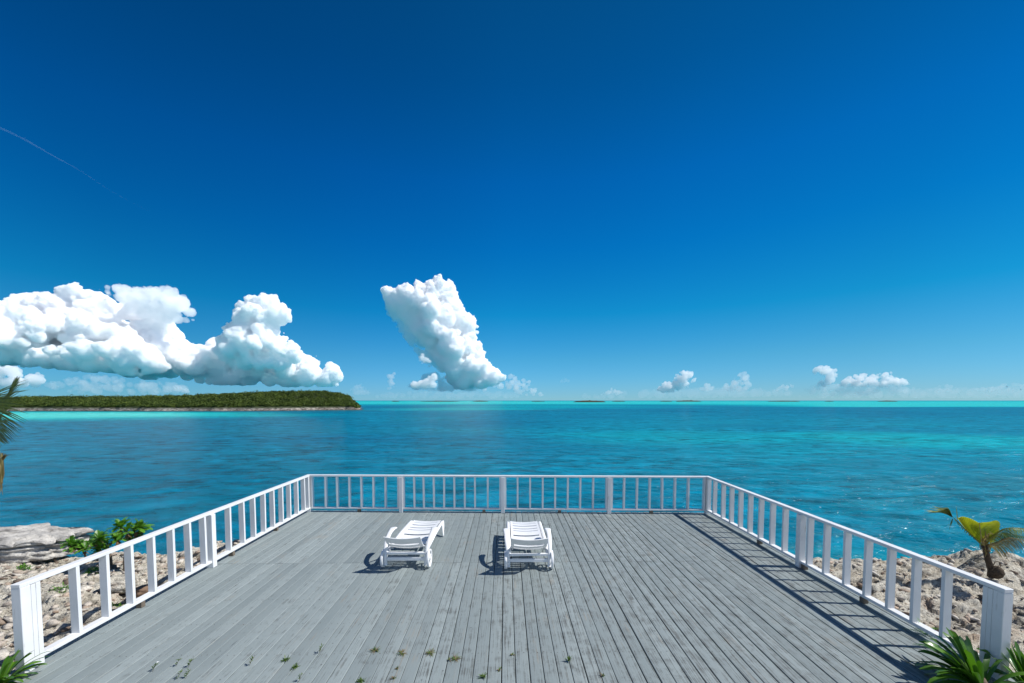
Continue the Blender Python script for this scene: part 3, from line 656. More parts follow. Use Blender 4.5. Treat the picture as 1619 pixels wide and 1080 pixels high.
def shrub(root_p, heads, seed, label):
    r = random.Random(seed); root = empty('shrub', root_p); tag(root, label, 'shrub', 'leafy shrubs on the shore rocks'); O = Vector(root_p)
    st = MB(); lf = MB(); dd = MB()
    for (c, R_) in heads:
        c = Vector(c) - O; pts = curve([(0, 0, -.05), (c.x * .3 + r.uniform(-.04, .04), c.y * .4, c.z * .4), (c.x, c.y, c.z - R_ * .2)], 8); st.tube(pts, [.026 - .002 * i for i in range(9)], 7)
        for b in range(7):
            a = r.uniform(0, 6.28); q = c + Vector((math.cos(a) * R_ * .55, math.sin(a) * R_ * .55, r.uniform(-.35, .4) * R_)); st.tube([c - Vector((0, 0, R_ * .5)), q], [.011, .007], 5)
            for k in range(17):
                th = r.uniform(0, 6.28); el = r.uniform(-.25, 1.25); d = Vector((math.cos(th) * math.cos(el), math.sin(th) * math.cos(el), math.sin(el))); L = R_ * r.uniform(.55, .85)
                p0 = q + Vector((0, 0, r.uniform(-.03, .03))); sg = [p0 + d * (L * t) - Vector((0, 0, L * .22 * t * t)) for t in (0, .3, .6, .85, 1)]
                lf.ribbon(sg, [.008, L * .22, L * .34, L * .30, L * .08], fold=.25, val=r.random())
            for k in range(5):
                th = r.uniform(0, 6.28); L = R_ * .45; d = Vector((math.cos(th) * .6, math.sin(th) * .6, -.7)); p0 = q - Vector((0, 0, .04)); dd.ribbon([p0, p0 + d * L * .5, p0 + d * L], [.01, L * .3, L * .1], fold=-.4, val=.5)
    st.build('stem', M_bark, root, smooth=True); lf.build('foliage', M_shrub, root, attr='tone'); dd.build('dead_leaves', M_dead, root)
b1 = on(197, 900, -.34); g1 = gz(b1.x, b1.y)
shrub((b1.x, b1.y, g1), [(at(206, 834, b1.y), .24), (at(213, 850, b1.y + .08), .14)], 4, 'tallest shrub of the three on the left shore, brown dead leaves under its round head')
b2 = on(176, 893, -.34); g2 = gz(b2.x, b2.y)
shrub((b2.x, b2.y, g2), [(at(169, 853, b2.y), .25), (at(158, 866, b2.y - .1), .13)], 5, 'middle shrub of the three on the left shore, with a wide flat rosette head')
b3 = on(139, 884, -.34); g3 = gz(b3.x, b3.y)
shrub((b3.x, b3.y, g3), [(at(127, 862, b3.y), .22)], 9, 'lowest shrub of the three, nearest the grey rock slab')
# dark creeping growth under the shrubs
def creeper(name, c, R_, n, seed, mat, label, h=.10, ln=.05):
    r = random.Random(seed); m = MB(); c = Vector(c)
    for i in range(n):
        a = r.uniform(0, 6.28); q = r.random() ** .6 * R_; p = Vector((c.x + math.cos(a) * q, c.y + math.sin(a) * q * .7, 0)); p.z = gz(p.x, p.y); th = r.uniform(0, 6.28); d = Vector((math.cos(th), math.sin(th), r.uniform(.2, 1.4))).normalized(); L = ln * r.uniform(.5, 1.4)
        z = r.uniform(0, h) * (1 - q / R_); p.z += z
        m.ribbon([p, p + d * L * .5, p + d * L - Vector((0, 0, L * .15))], [L * .1, L * .3, L * .06], fold=.3, val=r.random())
    return tag(m.build(name, mat, attr='tone'), label, 'plant', 'low tufts on the rocks')
q = on(101, 940, -.35); 
for k, (px, py, R_, n, lab) in enumerate(((101, 940, .17, 220, 'small green tuft on the rubble, nearest the near end of the left fence'), (182, 955, .15, 160, 'dull green tuft on the rubble beside the pale cream stone'), (38, 902, .12, 120, 'sparse tuft on cream rock at the left edge of the picture'), (152, 905, .16, 200, 'dark tuft low in the shade beneath the shrubs'))):
    p = on(px, py, -.35); creeper('ground_tuft', p, R_, n, 40 + k, M_shrub, lab)

def strap_plant(base, n, Lr, wr, seed, label, azr=(0, 6.28), elr=(.5, 1.4), name='strap_leaf_plant', droop=.5, extra=()):
    r = random.Random(seed); root = empty(name, base); tag(root, label, 'plant', 'strap leaved plants at the deck corners'); m = MB()
    items = [(r.uniform(*azr), r.uniform(*elr), r.uniform(*Lr), r.uniform(*wr)) for _ in range(n)] + list(extra)
    for (az, el, L, w) in items:
        d = Vector((math.cos(az) * math.cos(el), math.sin(az) * math.cos(el), math.sin(el))); p = Vector((math.cos(az) * .03, math.sin(az) * .03, 0)); pts = []; ws = []
        n_ = 9; tw = r.uniform(-.5, .5); sd = d.cross(Vector((0, 0, 1))).normalized(); sd = (sd + Vector((0, 0, tw))).normalized()
        for i in range(n_ + 1):
            t = i / n_; pts.append(p + d * (L * t) - Vector((0, 0, droop * L * t ** 2.6 * math.cos(el) * r.uniform(.97, 1.03)))); ws.append(w * (min(1, .45 + 1.3 * t) if t < .86 else max(.05, math.sqrt(max(0, 1 - ((t - .86) / .145) ** 2)))))
        v = r.random(); v = .95 if r.random() < .10 else v * .75
        m.ribbon(pts, ws, sd, fold=.22, val=v)
    m.build('foliage', M_strap, root, attr='tone', smooth=True)
    s = MB(); s.tube([(0, 0, -.05), (0, 0, .04), (0, 0, .10)], [.06, .05, .02], 9); s.build('stem', M_bark, root, smooth=True)
    return root
pr_ = on(1552, 1092, 0); strap_plant((pr_.x, pr_.y, .02), 60, (.34, .64), (.036, .054), 12, 'large dark green strap leaved plant at the right end of the railing', azr=(1.2, 3.7), elr=(.25, 1.35), extra=[(r_, .9, .45, .04) for r_ in (0.3, .6, .9, 5.9, 5.3)])
pr_ = on(1630, 1092, 0); strap_plant((pr_.x, pr_.y, .0), 34, (.30, .52), (.030, .046), 15, 'second strap leaved clump, cut by the right edge of the picture', azr=(.6, 3.4), elr=(.5, 1.4))
pl_ = on(2, 1085, 0); strap_plant((pl_.x - .03, pl_.y - .02, .0), 42, (.26, .50), (.024, .038), 13, 'small bright strap leaved plant by the near left fence post', azr=(-.6, 3.6), elr=(.35, 1.35))
# ferny weed at the right railing
def ferny(base, label):
    r = random.Random(2); root = empty('ferny_weed', base); tag(root, label, 'weed'); m = MB()
    for k in range(13):
        az = r.uniform(0, 6.28); el = r.uniform(.35, 1.3); L = r.uniform(.12, .27); d = Vector((math.cos(az) * math.cos(el), math.sin(az) * math.cos(el), math.sin(el))); sd = d.cross(Vector((0, 0, 1))).normalized()
        pts = [d * (L * t) - Vector((0, 0, .3 * L * t * t)) for t in [i / 10 for i in range(11)]]; m.ribbon(pts, [.003] * 11, val=.3)
        for i in range(2, 11):
            for s in (-1, 1):
                l = .035 * (1.1 - i / 11); m.ribbon([pts[i], pts[i] + (sd * s + d * .4) * l * .6, pts[i] + (sd * s + d * .4) * l], [.002, .007, .002], val=r.random())
    m.build('foliage', M_shrub, root, attr='tone')
pf = on(1462, 1003, 0); ferny((pf.x, pf.y, .0), 'feathery pale green weed between the last railing bay and the strap leaved plant')

def frond(mb, pts, n, Ls, wl, ang=.9, sag=.5, seed=0, side=Vector((0, 1, 0)), t0=.12, val=None, one=0, upf=.2):
    r = random.Random(seed); C_ = curve(pts, 30)
    for k in range(n):
        t = t0 + (1 - t0) * (k + .5) / n; i = min(int(t * 30), 29); p = C_[i].lerp(C_[i + 1], t * 30 - i); tg = (C_[i + 1] - C_[i]).normalized()
        up = side.cross(tg).normalized(); sd = tg.cross(up).normalized()
        for s in ((-1, 1) if not one else (one,)):
            a = ang * (1 - .45 * t) + r.uniform(-.06, .06); L = Ls * (math.sin(math.pi * min(1, .18 + .80 * t)) ** .6) * r.uniform(.88, 1.08); d = (tg * math.cos(a) + sd * s * math.sin(a) + up * upf).normalized()
            q = [p + d * (L * u) - Vector((0, 0, sag * L * u * u)) for u in (0, .35, .7, 1)]
            mb.ribbon(q, [wl * .6, wl, wl * .8, wl * .08], side=up.cross(d), fold=.35, val=(r.random() if val is None else val * r.uniform(.9, 1.08)))
    return C_
def rachis(mb, C_, r0=.012, r1=.003, val=.5): mb.tube(C_, [r0 + (r1 - r0) * i / (len(C_) - 1) for i in range(len(C_))], 6, val)
def build_right_palm():
    b = on(1566, 908, -.12); Y = b.y; bz = gz(b.x, b.y); root = empty('young_palm', (b.x, b.y, bz)); tag(root, 'young coconut palm with one broad undivided yellow green leaf on the right rocks', 'palm'); O = Vector((b.x, b.y, bz))
    A_ = lambda px, py, dy=0.0: at(px, py, Y + dy) - O
    t = MB(); tp = [A_(1568, 912), A_(1567, 900), A_(1562, 885), A_(1559, 872), A_(1556, 862)]; tp = curve(tp, 12); t.tube(tp, [.055, .053, .048, .043, .045, .040, .041, .037, .038, .036, .036, .039, .043], 10); t.build('trunk', M_barkd, root, smooth=True)
    # fibrous old leaf bases
    sh = MB(); r = random.Random(5)
    for k in range(46):
        a = r.uniform(0, 6.28); p = A_(1557 + r.uniform(-4, 5), r.uniform(852, 880)) + Vector((0, math.sin(a) * .04, 0)); sh.ribbon([p, p + Vector((r.uniform(-.04, .06), r.uniform(-.03, .03), r.uniform(.05, .12))), p + Vector((r.uniform(-.07, .09), r.uniform(-.05, .05), r.uniform(.10, .2)))], [.012, .02, .003], val=r.random())
    sh.build('leaf_sheath', M_palmd, root, attr='tone')
    # coconut husk at the foot
    v, f = IC2; p = v * np.array([.085, .085, .105]) * (1 + .12 * (fbm(v[:, 0] * 3, v[:, 2] * 3, 3, 2)[:, None] - .5)); cc = A_(1576, 905, -.05)
    np_mesh('coconut_husk', p + np.array(cc), f, M_barkd, smooth=True, parent=root)
    rt = MB(); rt.tube(curve([A_(1571, 893, -.03), A_(1574, 888, -.03), A_(1580, 889, -.03), A_(1582, 896, -.03)], 8), .006, 5); rt.tube(curve([A_(1568, 902, -.05), A_(1573, 897, -.08), A_(1584, 893, -.08)], 8), .005, 5); rt.build('root', M_bark, root)
    # undivided leaf: pleated blade between the two outer ribs
    lf = MB(); base = A_(1554, 862); rib = [A_(1549, 827, .02), A_(1515, 818, .10), A_(1582, 826, .0)]
    edge = [A_(1515, 819, .12), A_(1522, 817, .10), A_(1532, 819, .06), A_(1541, 823, .03), A_(1548, 826.5, .0), A_(1556, 826, -.02), A_(1566, 825, -.02), A_(1575, 823, .02), A_(1581, 827, .04), A_(1580, 838, .06), A_(1574, 850, .06)]
    spine = curve([base, A_(1552, 855), A_(1550.5, 843), A_(1548, 826.5)], 20); E_ = curve(edge, 64); V = []; Q = []
    ns = 12
    for i, e_ in enumerate(E_):
        j = abs(i / 64 - .4) ; root_t = max(0.0, .75 - j * 1.55)
        a = spine[int(root_t * 20 * .8)]
        for k in range(ns + 1):
            u = k / ns; q_ = a.lerp(e_, u); q_ = q_ + Vector((0, (-.022 if i % 2 else .022) * u ** .7 * .45 + .05 * math.sin(u * 3.1), 0)); V.append(q_)
    for i in range(64):
        for k in range(ns): Q.append((i * (ns + 1) + k, (i + 1) * (ns + 1) + k, (i + 1) * (ns + 1) + k + 1, i * (ns + 1) + k + 1))
    lf.v = [tuple(x) for x in V]; lf.f = Q; lf.a = [(.35 + .25 * (i % 2) + .3 * (abs(i / 64 - .4) > .3)) * (.5 + .5 * (k / ns)) for i in range(65) for k in range(ns + 1)]
    lo = lf.build('blade', M_palmy, root, attr='tone')
    rb = MB(); rb.tube(spine, [.009 - .0003 * i for i in range(21)], 6, val=.9); rb.build('midrib', M_palmd, lo, attr='tone')
    # left arching frond: leaflets along the outer rib and a fan at the tip
    m = MB(); C_ = curve([A_(1553, 862), A_(1540, 850, .05), A_(1522, 833, .10), A_(1508, 819, .14)], 30); rachis(m, C_, .011, .006, .6)
    frond(m, [A_(1550, 860), A_(1538, 848, .05), A_(1522, 833, .10), A_(1511, 822, .14)], 15, .17, .022, .5, .9, 3, val=None, one=-1)
    for k in range(18):
        u = k / 17; p = A_(1506, 818, .14); e = A_(1460 + 26 * u, 802 + 12 * math.sin(u * 9) * .25 + (-4 + 13 * (1 - u)) * .4, .14 + .1 * math.sin(k)); mid = A_(1487 + 10 * u, 800 + 9 * (1 - u), .14)
        m.ribbon(curve([p, p.lerp(mid, .8), e + Vector((0, 0, -.02 * (k % 3)))], 6), [.010, .02, .022, .02, .016, .01, .002], side=Vector((0, .6, 1)), fold=.3, val=r.uniform(0, .9))
    for (ex, ey, mx, my) in ((1501, 838, 1503, 828), (1504, 832, 1505, 826)):
        m.ribbon([A_(1506, 820, .14), A_(mx, my, .14), A_(ex, ey, .14)], [.01, .016, .002], side=Vector((1, 0, 0)), val=.1)
    m.ribbon([A_(1514, 822, .14), A_(1513, 811, .14), A_(1511.5, 800, .14)], [.022, .022, .004], side=Vector((1, .3, 0)), val=.3)
    m.build('frond', M_palmb, root, attr='tone')
    for (pp_, sd_, vv, mt) in ((([1557, 862, 0], [1572, 847, -.1], [1595, 835, -.2], [1640, 838, -.3]), 5, .5, M_palmb), (([1558, 864, 0], [1575, 860, -.15], [1600, 851, -.3], [1650, 862, -.5]), 6, .5, M_palmd), (([1556, 862, 0], [1568, 850, .2], [1590, 843, .4], [1625, 850, .6]), 7, .2, M_palm)):
        m = MB(); pts = [A_(*q_) for q_ in pp_]; C_ = frond(m, pts, 38, .17, .012, .95, .9, sd_, t0=.12); rachis(m, C_, .012, .004, .8); m.build('frond', mt, root, attr='tone')
build_right_palm()

def build_left_palm():
    Y = 4.9; X0 = -7.45; z0 = gz(X0, Y); root = empty('palm_tree', (X0, Y, z0)); tag(root, 'palm tree at the left edge with green fronds and a hanging brown dead frond', 'palm'); O = Vector((X0, Y, z0)); crown = at(-105, 690, Y) - O
    t = MB(); t.tube(curve([(0, 0, -.1), (.03, 0, crown.z * .5), crown], 16), [.13 - .003 * i for i in range(17)], 12); t.build('trunk', M_bark, root, smooth=True)
    A_ = lambda px, py, dy=0.0: at(px, py, Y + dy) - O
    Xs = Vector((1, .1, .12))
    specs = [([(-105, 690, 0), (-60, 672, 0), (-22, 656, .05), (8, 634, .08), (27, 600, .12)], 30, .26, 1, .62, .02, Vector((-.8, .25, .6)), 0, .3, .013),
             ([(-105, 690, 0), (-60, 640, -.1), (-26, 628, -.15), (-10, 650, -.15), (-4, 692, -.1)], 34, .42, 2, 1.25, .07, Xs, 1, .42, .013),
             ([(-105, 690, 0), (-62, 652, .1), (-34, 640, .1), (-18, 662, .1), (-12, 704, .1)], 34, .38, 3, 1.2, .10, Xs, 1, .42, .013),
             ([(-105, 690, 0), (-70, 680, .2), (-40, 676, .2), (-22, 690, .2), (-14, 722, .2)], 18, .20, 4, 1.2, .10, Xs, 1, .5, .012)]
    for pts, n, L, sd_, ag, sg, sv, on_, t0_, wl_ in specs:
        m = MB(); P_ = [A_(*q_) for q_ in pts]; C_ = frond(m, P_, n, L, wl_, ag, sg, sd_, side=sv, t0=t0_, upf=.02, one=on_); rachis(m, C_, .016, .004, .4); m.build('frond', M_palmd if sd_ == 4 else M_palm, root, attr='tone')
    r = random.Random(8)
    for k in range(6):                                       # fronds out of view keep the crown whole
        a = math.pi * .80 + k * .30; d = Vector((math.cos(a), math.sin(a), 0)); m = MB(); P_ = [crown, crown + d * .5 + Vector((0, 0, .45)), crown + d * 1.0 + Vector((0, 0, .45)), crown + d * 1.5 + Vector((0, 0, -.05))]
        C_ = frond(m, P_, 26, .35, .024, .8, .3, 20 + k, side=Vector((-d.y, d.x, 0))); rachis(m, C_); m.build('frond', M_palm, root, attr='tone')
    m = MB()
    for k in range(42):
        u = r.random(); p = A_(-2 + r.uniform(-9, 7), 716 + r.uniform(-4, 30), r.uniform(-.06, .06)); e = A_(-4 + r.uniform(-5, 8) + (4 if u < .4 else 0), 768 + r.uniform(-14, 16), r.uniform(-.05, .05)); m.ribbon([p, p.lerp(e, .5) + Vector((r.uniform(-.02, .03), 0, 0)), e], [.012, .022, .003], side=Vector((1, r.uniform(-.6, .6), 0)), fold=.3, val=r.random())
    for k in range(9):
        p = A_(2 + r.uniform(-4, 5), 728); m.ribbon([p, A_(4 + k * .6, 722, 0), A_(5 + k, 716 + r.uniform(0, 6), 0)], [.01, .012, .002], side=Vector((1, 0, 0)), val=r.random())
    rachis(m, curve([crown, A_(-60, 690), A_(-15, 700), A_(-3, 722), A_(-2, 770)], 20), .014, .006); m.build('dead_frond', M_palmd, root, attr='tone')
build_left_palm()

# weeds growing up through the deck gaps
WEEDS = [(240, 1062, 0, 'weed through the deck, farthest left, with a tiny white flower'), (277, 1054, 1, 'weed left of a close pair near the left front of the deck'), (296, 1056, 2, 'weed right of a close pair near the left front of the deck'),
 (279, 1074, 1, 'weed at the front edge below the close pair, left'), (292, 1073, 0, 'weed at the front edge below the close pair, right'), (393, 1053, 2, 'lone spindly weed on the deck left of centre'), (451, 1045, 3, 'low dark clump weed above another, left of centre'), (465, 1057, 3, 'low clump weed directly below a darker one, left of centre'),
 (503, 1034, 0, 'farthest back weed, leaning up from a plank gap left of centre'), (471, 1078, 1, 'weed cut by the bottom edge of the picture left of centre'), (593, 1029, 4, 'star shaped weed, left one of a row of four below the loungers'), (635, 1033, 4, 'star shaped weed, second of the row of four'), (681, 1033, 4, 'brownish star weed, third of the row of four'),
 (721, 1042, 4, 'widest star weed, right end of the row of four'), (627, 1058, 5, 'tiny brown weed under the second star weed'), (622, 1073, 5, 'tiny brown weed nearest the bottom edge, left'), (570, 1078, 3, 'clump weed cut by the bottom edge beneath the first star weed'), (764, 1071, 3, 'bright tuft weed at the bottom near the centre'), (790, 1060, 5, 'tiny weed left of the dark centre gap'),
 (810, 1036, 5, 'brown tuft in the dark centre gap'), (899, 1046, 6, 'upright bright green weed alone right of centre'), (953, 1069, 5, 'dry brown weed, farthest right on the deck'), (711, 1044, 5, 'faint dry tuft touching the widest star weed')]
M_weed = mat_leaf('weed_leaf', (.05, .10, .02), (.16, .24, .05), .6, .3, .3, dead=(.22, .16, .09))
for i, (px, py, k, lab) in enumerate(WEEDS):
    r = random.Random(100 + i); p = on(px, py, 0); m = MB(); Sx = {0: .055, 1: .05, 2: .055, 3: .045, 4: .065, 5: .035, 6: .06}[k]
    nl = {0: 16, 1: 14, 2: 14, 3: 34, 4: 40, 5: 16, 6: 30}[k]
    lean = Vector((.5, .5, 0)) if k in (0, 1, 2) else Vector((0, 0, 0))
    if k in (0, 1, 2): m.tube([(0, 0, -.02), (Sx * .4, Sx * .2, Sx * .8), (Sx * .7, Sx * .6, Sx * 1.3)], [.0016, .0014, .001], 5, val=.9)
    for j in range(nl):
        a = r.uniform(0, 6.28); el = r.uniform(.05, .5) if k == 4 else (r.uniform(.6, 1.4) if k == 6 else r.uniform(.1, 1.2)); d = Vector((math.cos(a) * math.cos(el), math.sin(a) * math.cos(el), math.sin(el))); L = Sx * r.uniform(.5, 1.2)
        b0 = Vector((0, 0, 0)) if k >= 3 else (Vector((Sx * .4, Sx * .2, Sx * .8)) * r.uniform(.4, 1.6)); L = L if k >= 3 else L * .6
        if k == 3: b0 = Vector((r.uniform(-.4, .6) * Sx, r.uniform(-.3, .6) * Sx, 0))
        v = r.random() * .8 if k not in (4, 5) else (r.random() if r.random() < .6 else .95)
        m.ribbon([b0, b0 + d * L * .5, b0 + d * L - Vector((0, 0, L * .12))], [.002, .006 if k == 4 else .009, .002], fold=.2, val=v)
    o = m.build('deck_weed', M_weed, attr='tone'); o.location = (p.x, p.y, .001); tag(o, lab, 'weed', 'weeds growing through the deck gaps')
    if i == 0:
        fl = MB(); 
        for j in range(5):
            a = j * 1.257; fl.ribbon([(0, 0, 0), (math.cos(a) * .006, math.sin(a) * .006, .003), (math.cos(a) * .011, math.sin(a) * .011, .002)], [.003, .008, .002], val=0)
        f_ = fl.build('flower', M_plastic, o); f_.location = (.035, .03, .075)

# ------------------------------------------------------------------ island on the left
M_scrub = mat_leaf('island_scrub', (.010, .030, .006), (.115, .158, .030), .7, .12, .2)
def isl_top(X, Yr=288.0):                                   # canopy height of the ridge by photo outline
    px = 800 + X / Yr * F
    py = np.interp(px, [-200, 0, 50, 120, 200, 300, 380, 440, 500, 530, 552, 566, 575], [629, 630, 630, 628.8, 629, 627, 623.5, 620.5, 619, 621, 626, 633, 640])
    return H + (HZ - py) * Yr / F
def shoreY(X): return 238 + 5 * (fbm(X * .03, X * 0 + 1, 4, 6) - .5) * 2 + 26 * sstep(-150, -100, X)
def isl_h(X, Y):
    sy = shoreY(X); d = Y - sy; tip = sstep(-93, -101, X * 268 / Y + 6 * (fbm(Y * .06, Y * 0, 3, 3) - .5))
    top = np.maximum(isl_top(X * 288 / Y) - 2.4 - SEA, .3)
    cl = 2.1 * sstep(0, 1.6, d + 1.2 * (fbm(X * .35, Y * .35, 4, 12) - .5)) * (.6 + .8 * fbm(X * .12, Y * .1, 3, 13))
    rise = np.maximum(top - 1.5, .2) * sstep(2, 46, d) ** .9
    back = 1 - sstep(75, 120, d)
    h = (cl + rise) * back * tip + .9 * fbm(X * .7, Y * .7, 4, 15) * sstep(-.5, 2, d) * tip
    return SEA - 1.5 + (h + 1.5) * sstep(-.05, .02, h)
def build_island():
    xs = np.concatenate([np.arange(-460, -330, 2.0), np.arange(-330, -85, .55)]); ys = np.concatenate([np.arange(228, 275, .45), np.arange(275, 370, 2.0)])
    X, Y = np.meshgrid(xs, ys); h = isl_h(X, Y); n, m = X.shape; idx = np.arange(n * m).reshape(n, m); Q = np.stack([idx[:-1, :-1], idx[:-1, 1:], idx[1:, 1:], idx[1:, :-1]], -1).reshape(-1, 4)
    t = NT('island_rock'); n1 = t.noise(t.coord((1, 1, 3)), .55, 6, .7, .6); n2 = t.noise(t.coord(), .12, 3)
    c = t.ramp(n1, [(.40, (.04, .035, .03)), (.48, (.22, .19, .16)), (.56, (.42, .38, .33)), (.70, (.60, .52, .44))]); gz_ = t.node('ShaderNodeNewGeometry'); sz = t.node('ShaderNodeSeparateXYZ'); t.l(gz_.outputs['Position'], sz.inputs[0]); c = t.mix(t.mr(n2, .4, .6, 0, .6), c, (.12, .10, .085)); c = t.mix(t.mr(sz.outputs[2], SEA + 1.2, SEA + 2.2, 0, 1), c, (.035, .05, .018)); c = t.mix(t.mr(sz.outputs[2], SEA + .2, SEA + .5, .9, 0), c, (.02, .02, .02))
    o = np_mesh('island_ground', np.stack([X, Y, h], -1).reshape(-1, 3), Q, t.fin(c, .9, t.bump(n1, .8, .6), spec=.2)); tag(o, kind='structure')
    rg = np.random.default_rng(4); N = 8000
    bx_ = rg.uniform(-430, -86, N); by = shoreY(bx_) + 2.2 + rg.random(N) ** 1.6 * 88; hz = isl_h(bx_, by); ok = hz > SEA + .9; bx_, by, hz = bx_[ok], by[ok], hz[ok]
    K = 70; Vs = []; A = []
    for x, y, z in zip(bx_, by, hz):
        ht = (rg.uniform(1.2, 2.7) if rg.random() < .93 else rg.uniform(2.6, 3.8)) * (.6 if (y - shoreY(np.array(x)) < 5 or x / y > -.375) else 1); rd = ht * rg.uniform(.55, .95); k = K
        u = rg.normal(size=(k, 3)); u /= np.linalg.norm(u, axis=1)[:, None]; u[:, 2] = np.abs(u[:, 2]) * 1.0 - .15
        c = np.array([x, y, z + ht * .40]) + u * np.array([rd, rd, ht * .62]) * rg.uniform(.7, 1.05, (k, 1)); s = rg.uniform(.18, .42, (k, 1, 1)); a = rg.normal(size=(k, 2, 3)) * .6; a[:, :, 2] *= .7
        e1 = a[:, 0:1] * s; e2 = a[:, 1:2] * s; Vs.append(np.concatenate([c[:, None] - e1, c[:, None] + e2, c[:, None] + e1 * .9, c[:, None] - e2 * .9], 1).reshape(-1, 3)); A.append(np.repeat(np.clip(rg.random() * .75 + rg.uniform(-.1, .25, k), 0, 1), 4))
    V = np.concatenate(Vs); q = np.arange(len(V)).reshape(-1, 4)
    o = np_mesh('island_scrub', V, q, M_scrub, {'tone': np.concatenate(A)}); tag(o, kind='stuff')
build_island()

# low cays along the horizon
M_cay = mat_flat('cay_ground', (.075, .07, .045), .9, (.02, .03, .015), .05, .1, .5, .1)
CAYS = [(620, 632, 1.2, 'tiny low cay on the horizon left of the tower cloud base'), (665, 728, 1.1, 'long thin cay on the horizon right under the tower cloud'), (747, 772, 1.5, 'short cay on the horizon at the right foot of the tower cloud'), (840, 862, 1.0, 'faint low cay just right of the picture centre on the horizon'), (906, 958, 2.6, 'darkest and nearest cay on the horizon right of centre'), (968, 989, 1.3, 'small low cay immediately right of the darkest one'),
        (1044, 1064, 1.2, 'small flat cay left of a longer dark one, under the twin puffs'), (1070, 1110, 2.0, 'long dark cay below the two small puff clouds'), (1218, 1268, 1.4, 'long thin cay left of the widest right hand cloud'), (1309, 1323, 1.0, 'tiny cay under the widest right hand cloud'), (1396, 1426, 1.5, 'rightmost cay on the horizon')]
for i, (a, b, hp, lab) in enumerate(CAYS):
    Yc = 1500.0 if i == 4 else 2300.0; x0 = (a - 800) * Yc / F; x1 = (b - 800) * Yc / F; mid = (x0 + x1) / 2; hw_ = (x1 - x0) / 2; hh = hp * Yc / F * 1.0 + 1.2
    u = np.linspace(-1, 1, 70); v = np.linspace(-1, 1, 14); U, V_ = np.meshgrid(u, v); prof = np.clip(1 - (U ** 2 + V_ ** 2), 0, 1) ** .4 * (.35 + .9 * fbm(U * 5 + i * 9, V_ * 2 + i, 4, i)); Z = SEA - .3 + prof * hh; n, m = U.shape; idx = np.arange(n * m).reshape(n, m)
    Q = np.stack([idx[:-1, :-1], idx[:-1, 1:], idx[1:, 1:], idx[1:, :-1]], -1).reshape(-1, 4)
    o = np_mesh('small_cay', np.stack([U * hw_, V_ * hw_ * .45, Z], -1).reshape(-1, 3), Q, M_cay, smooth=True); o.location = (mid, Yc, 0); tag(o, lab, 'island', 'low cays along the horizon')

# ------------------------------------------------------------------ clouds: closed hulls of merged puffs filled with scattering air
def inpoly(p, poly):
    x, y = p; c = False; j = len(poly) - 1
    for i in range(len(poly)):
        xi, yi = poly[i]; xj, yj = poly[j]
        if (yi > y) != (yj > y) and x < (xj - xi) * (y - yi) / (yj - yi) + xi: c = not c
        j = i
    return c
def dedge(p, poly):
    a = np.array(poly, float); b = np.roll(a, -1, 0); ab = b - a; pp_ = np.array(p)
    t = np.clip(((pp_ - a) * ab).sum(1) / (ab * ab).sum(1), 0, 1); return float(np.linalg.norm(a + ab * t[:, None] - pp_, axis=1).min())
def cloud(poly, Y, seed, n, mat, label, rmax=26, thick=1.0, vox=.85, fine=6, name='cumulus_cloud', group=None, disp=((5, 2.6), (2.2, 1.8)), hy=1.0):
    r = random.Random(seed); s = Y / F; xs = [p[0] for p in poly]; ys = [p[1] for p in poly]; puffs = []; k = tries = 0
    while k < n and tries < n * 80:
        tries += 1; p = (r.uniform(min(xs), max(xs)), r.uniform(min(ys), max(ys)))
        if not inpoly(p, poly): continue
        de = dedge(p, poly); rr = min(de * 1.02 + 1.0, rmax * r.uniform(.25, 1))
        if k < n * .3 and de < rmax * .55: continue
        puffs.append((p[0], p[1], r.uniform(-1, 1) * max(0, de * 1.1 + 2 - rr * .5) * thick, rr)); k += 1
    def sprout(src, per, lo, hi, out):
        new = []
        for q in src:
            for _ in range(per):
                a = Vector([r.gauss(0, 1) for _ in range(3)]).normalized()
                if a.y > .35: a.y *= -1
                if a.z < -.15: a.z *= -.6
                rr = q[3] * r.uniform(lo, hi)
                if rr < .9: continue
                new.append((q[0] + a.x * q[3] * out, q[1] - a.z * q[3] * out, q[2] + a.y * q[3] * out, rr))
        return new
    g1_ = sprout([q for q in puffs if q[3] > 5], fine, .28, .5, .82); g2_ = sprout(g1_, max(2, fine // 2), .25, .5, .95); puffs = puffs + g1_ + g2_
    v, f = IC2; Vs = []; Fs = []; o = 0; org = at(sum(xs) / len(xs), max(ys), Y)
    for (x, y, dp, rr) in puffs:
        c = at(x, y, Y) + Vector((0, dp * s, 0)) - org; Vs.append(v * (rr * s) * np.array([1, 1, hy]) + np.array(c)); Fs.append(f + o); o += len(v)
    ob = np_mesh(name, np.concatenate(Vs), np.concatenate(Fs), mat); ob.location = org
    m = ob.modifiers.new('merge', 'REMESH'); m.mode = 'VOXEL'; m.voxel_size = vox * s; m.use_smooth_shade = True
    for sc, stg in disp:
        t = bpy.data.textures.new('billow', 'CLOUDS'); t.noise_scale = sc * s; t.noise_depth = 4; t.noise_basis = 'VORONOI_F1' if sc > 5 else 'ORIGINAL_PERLIN'
        m = ob.modifiers.new('billow', 'DISPLACE'); m.texture = t; m.strength = -stg * s; m.mid_level = .35; m.texture_coords = 'LOCAL'
    tag(ob, label, 'cloud', group); return ob
YB = 6000.0
MC_big = mat_cloud('cloud_dense', .055); MC_tower = mat_cloud('cloud_tower', .032); MC_small = mat_cloud('cloud_small', .013); MC_thin = mat_cloud('cloud_thin', .0045); MC_veil = mat_cloud('cloud_veil', .0018); MC_wisp = mat_cloud('cloud_wisp', .0006)
GC = 'cumulus clouds'
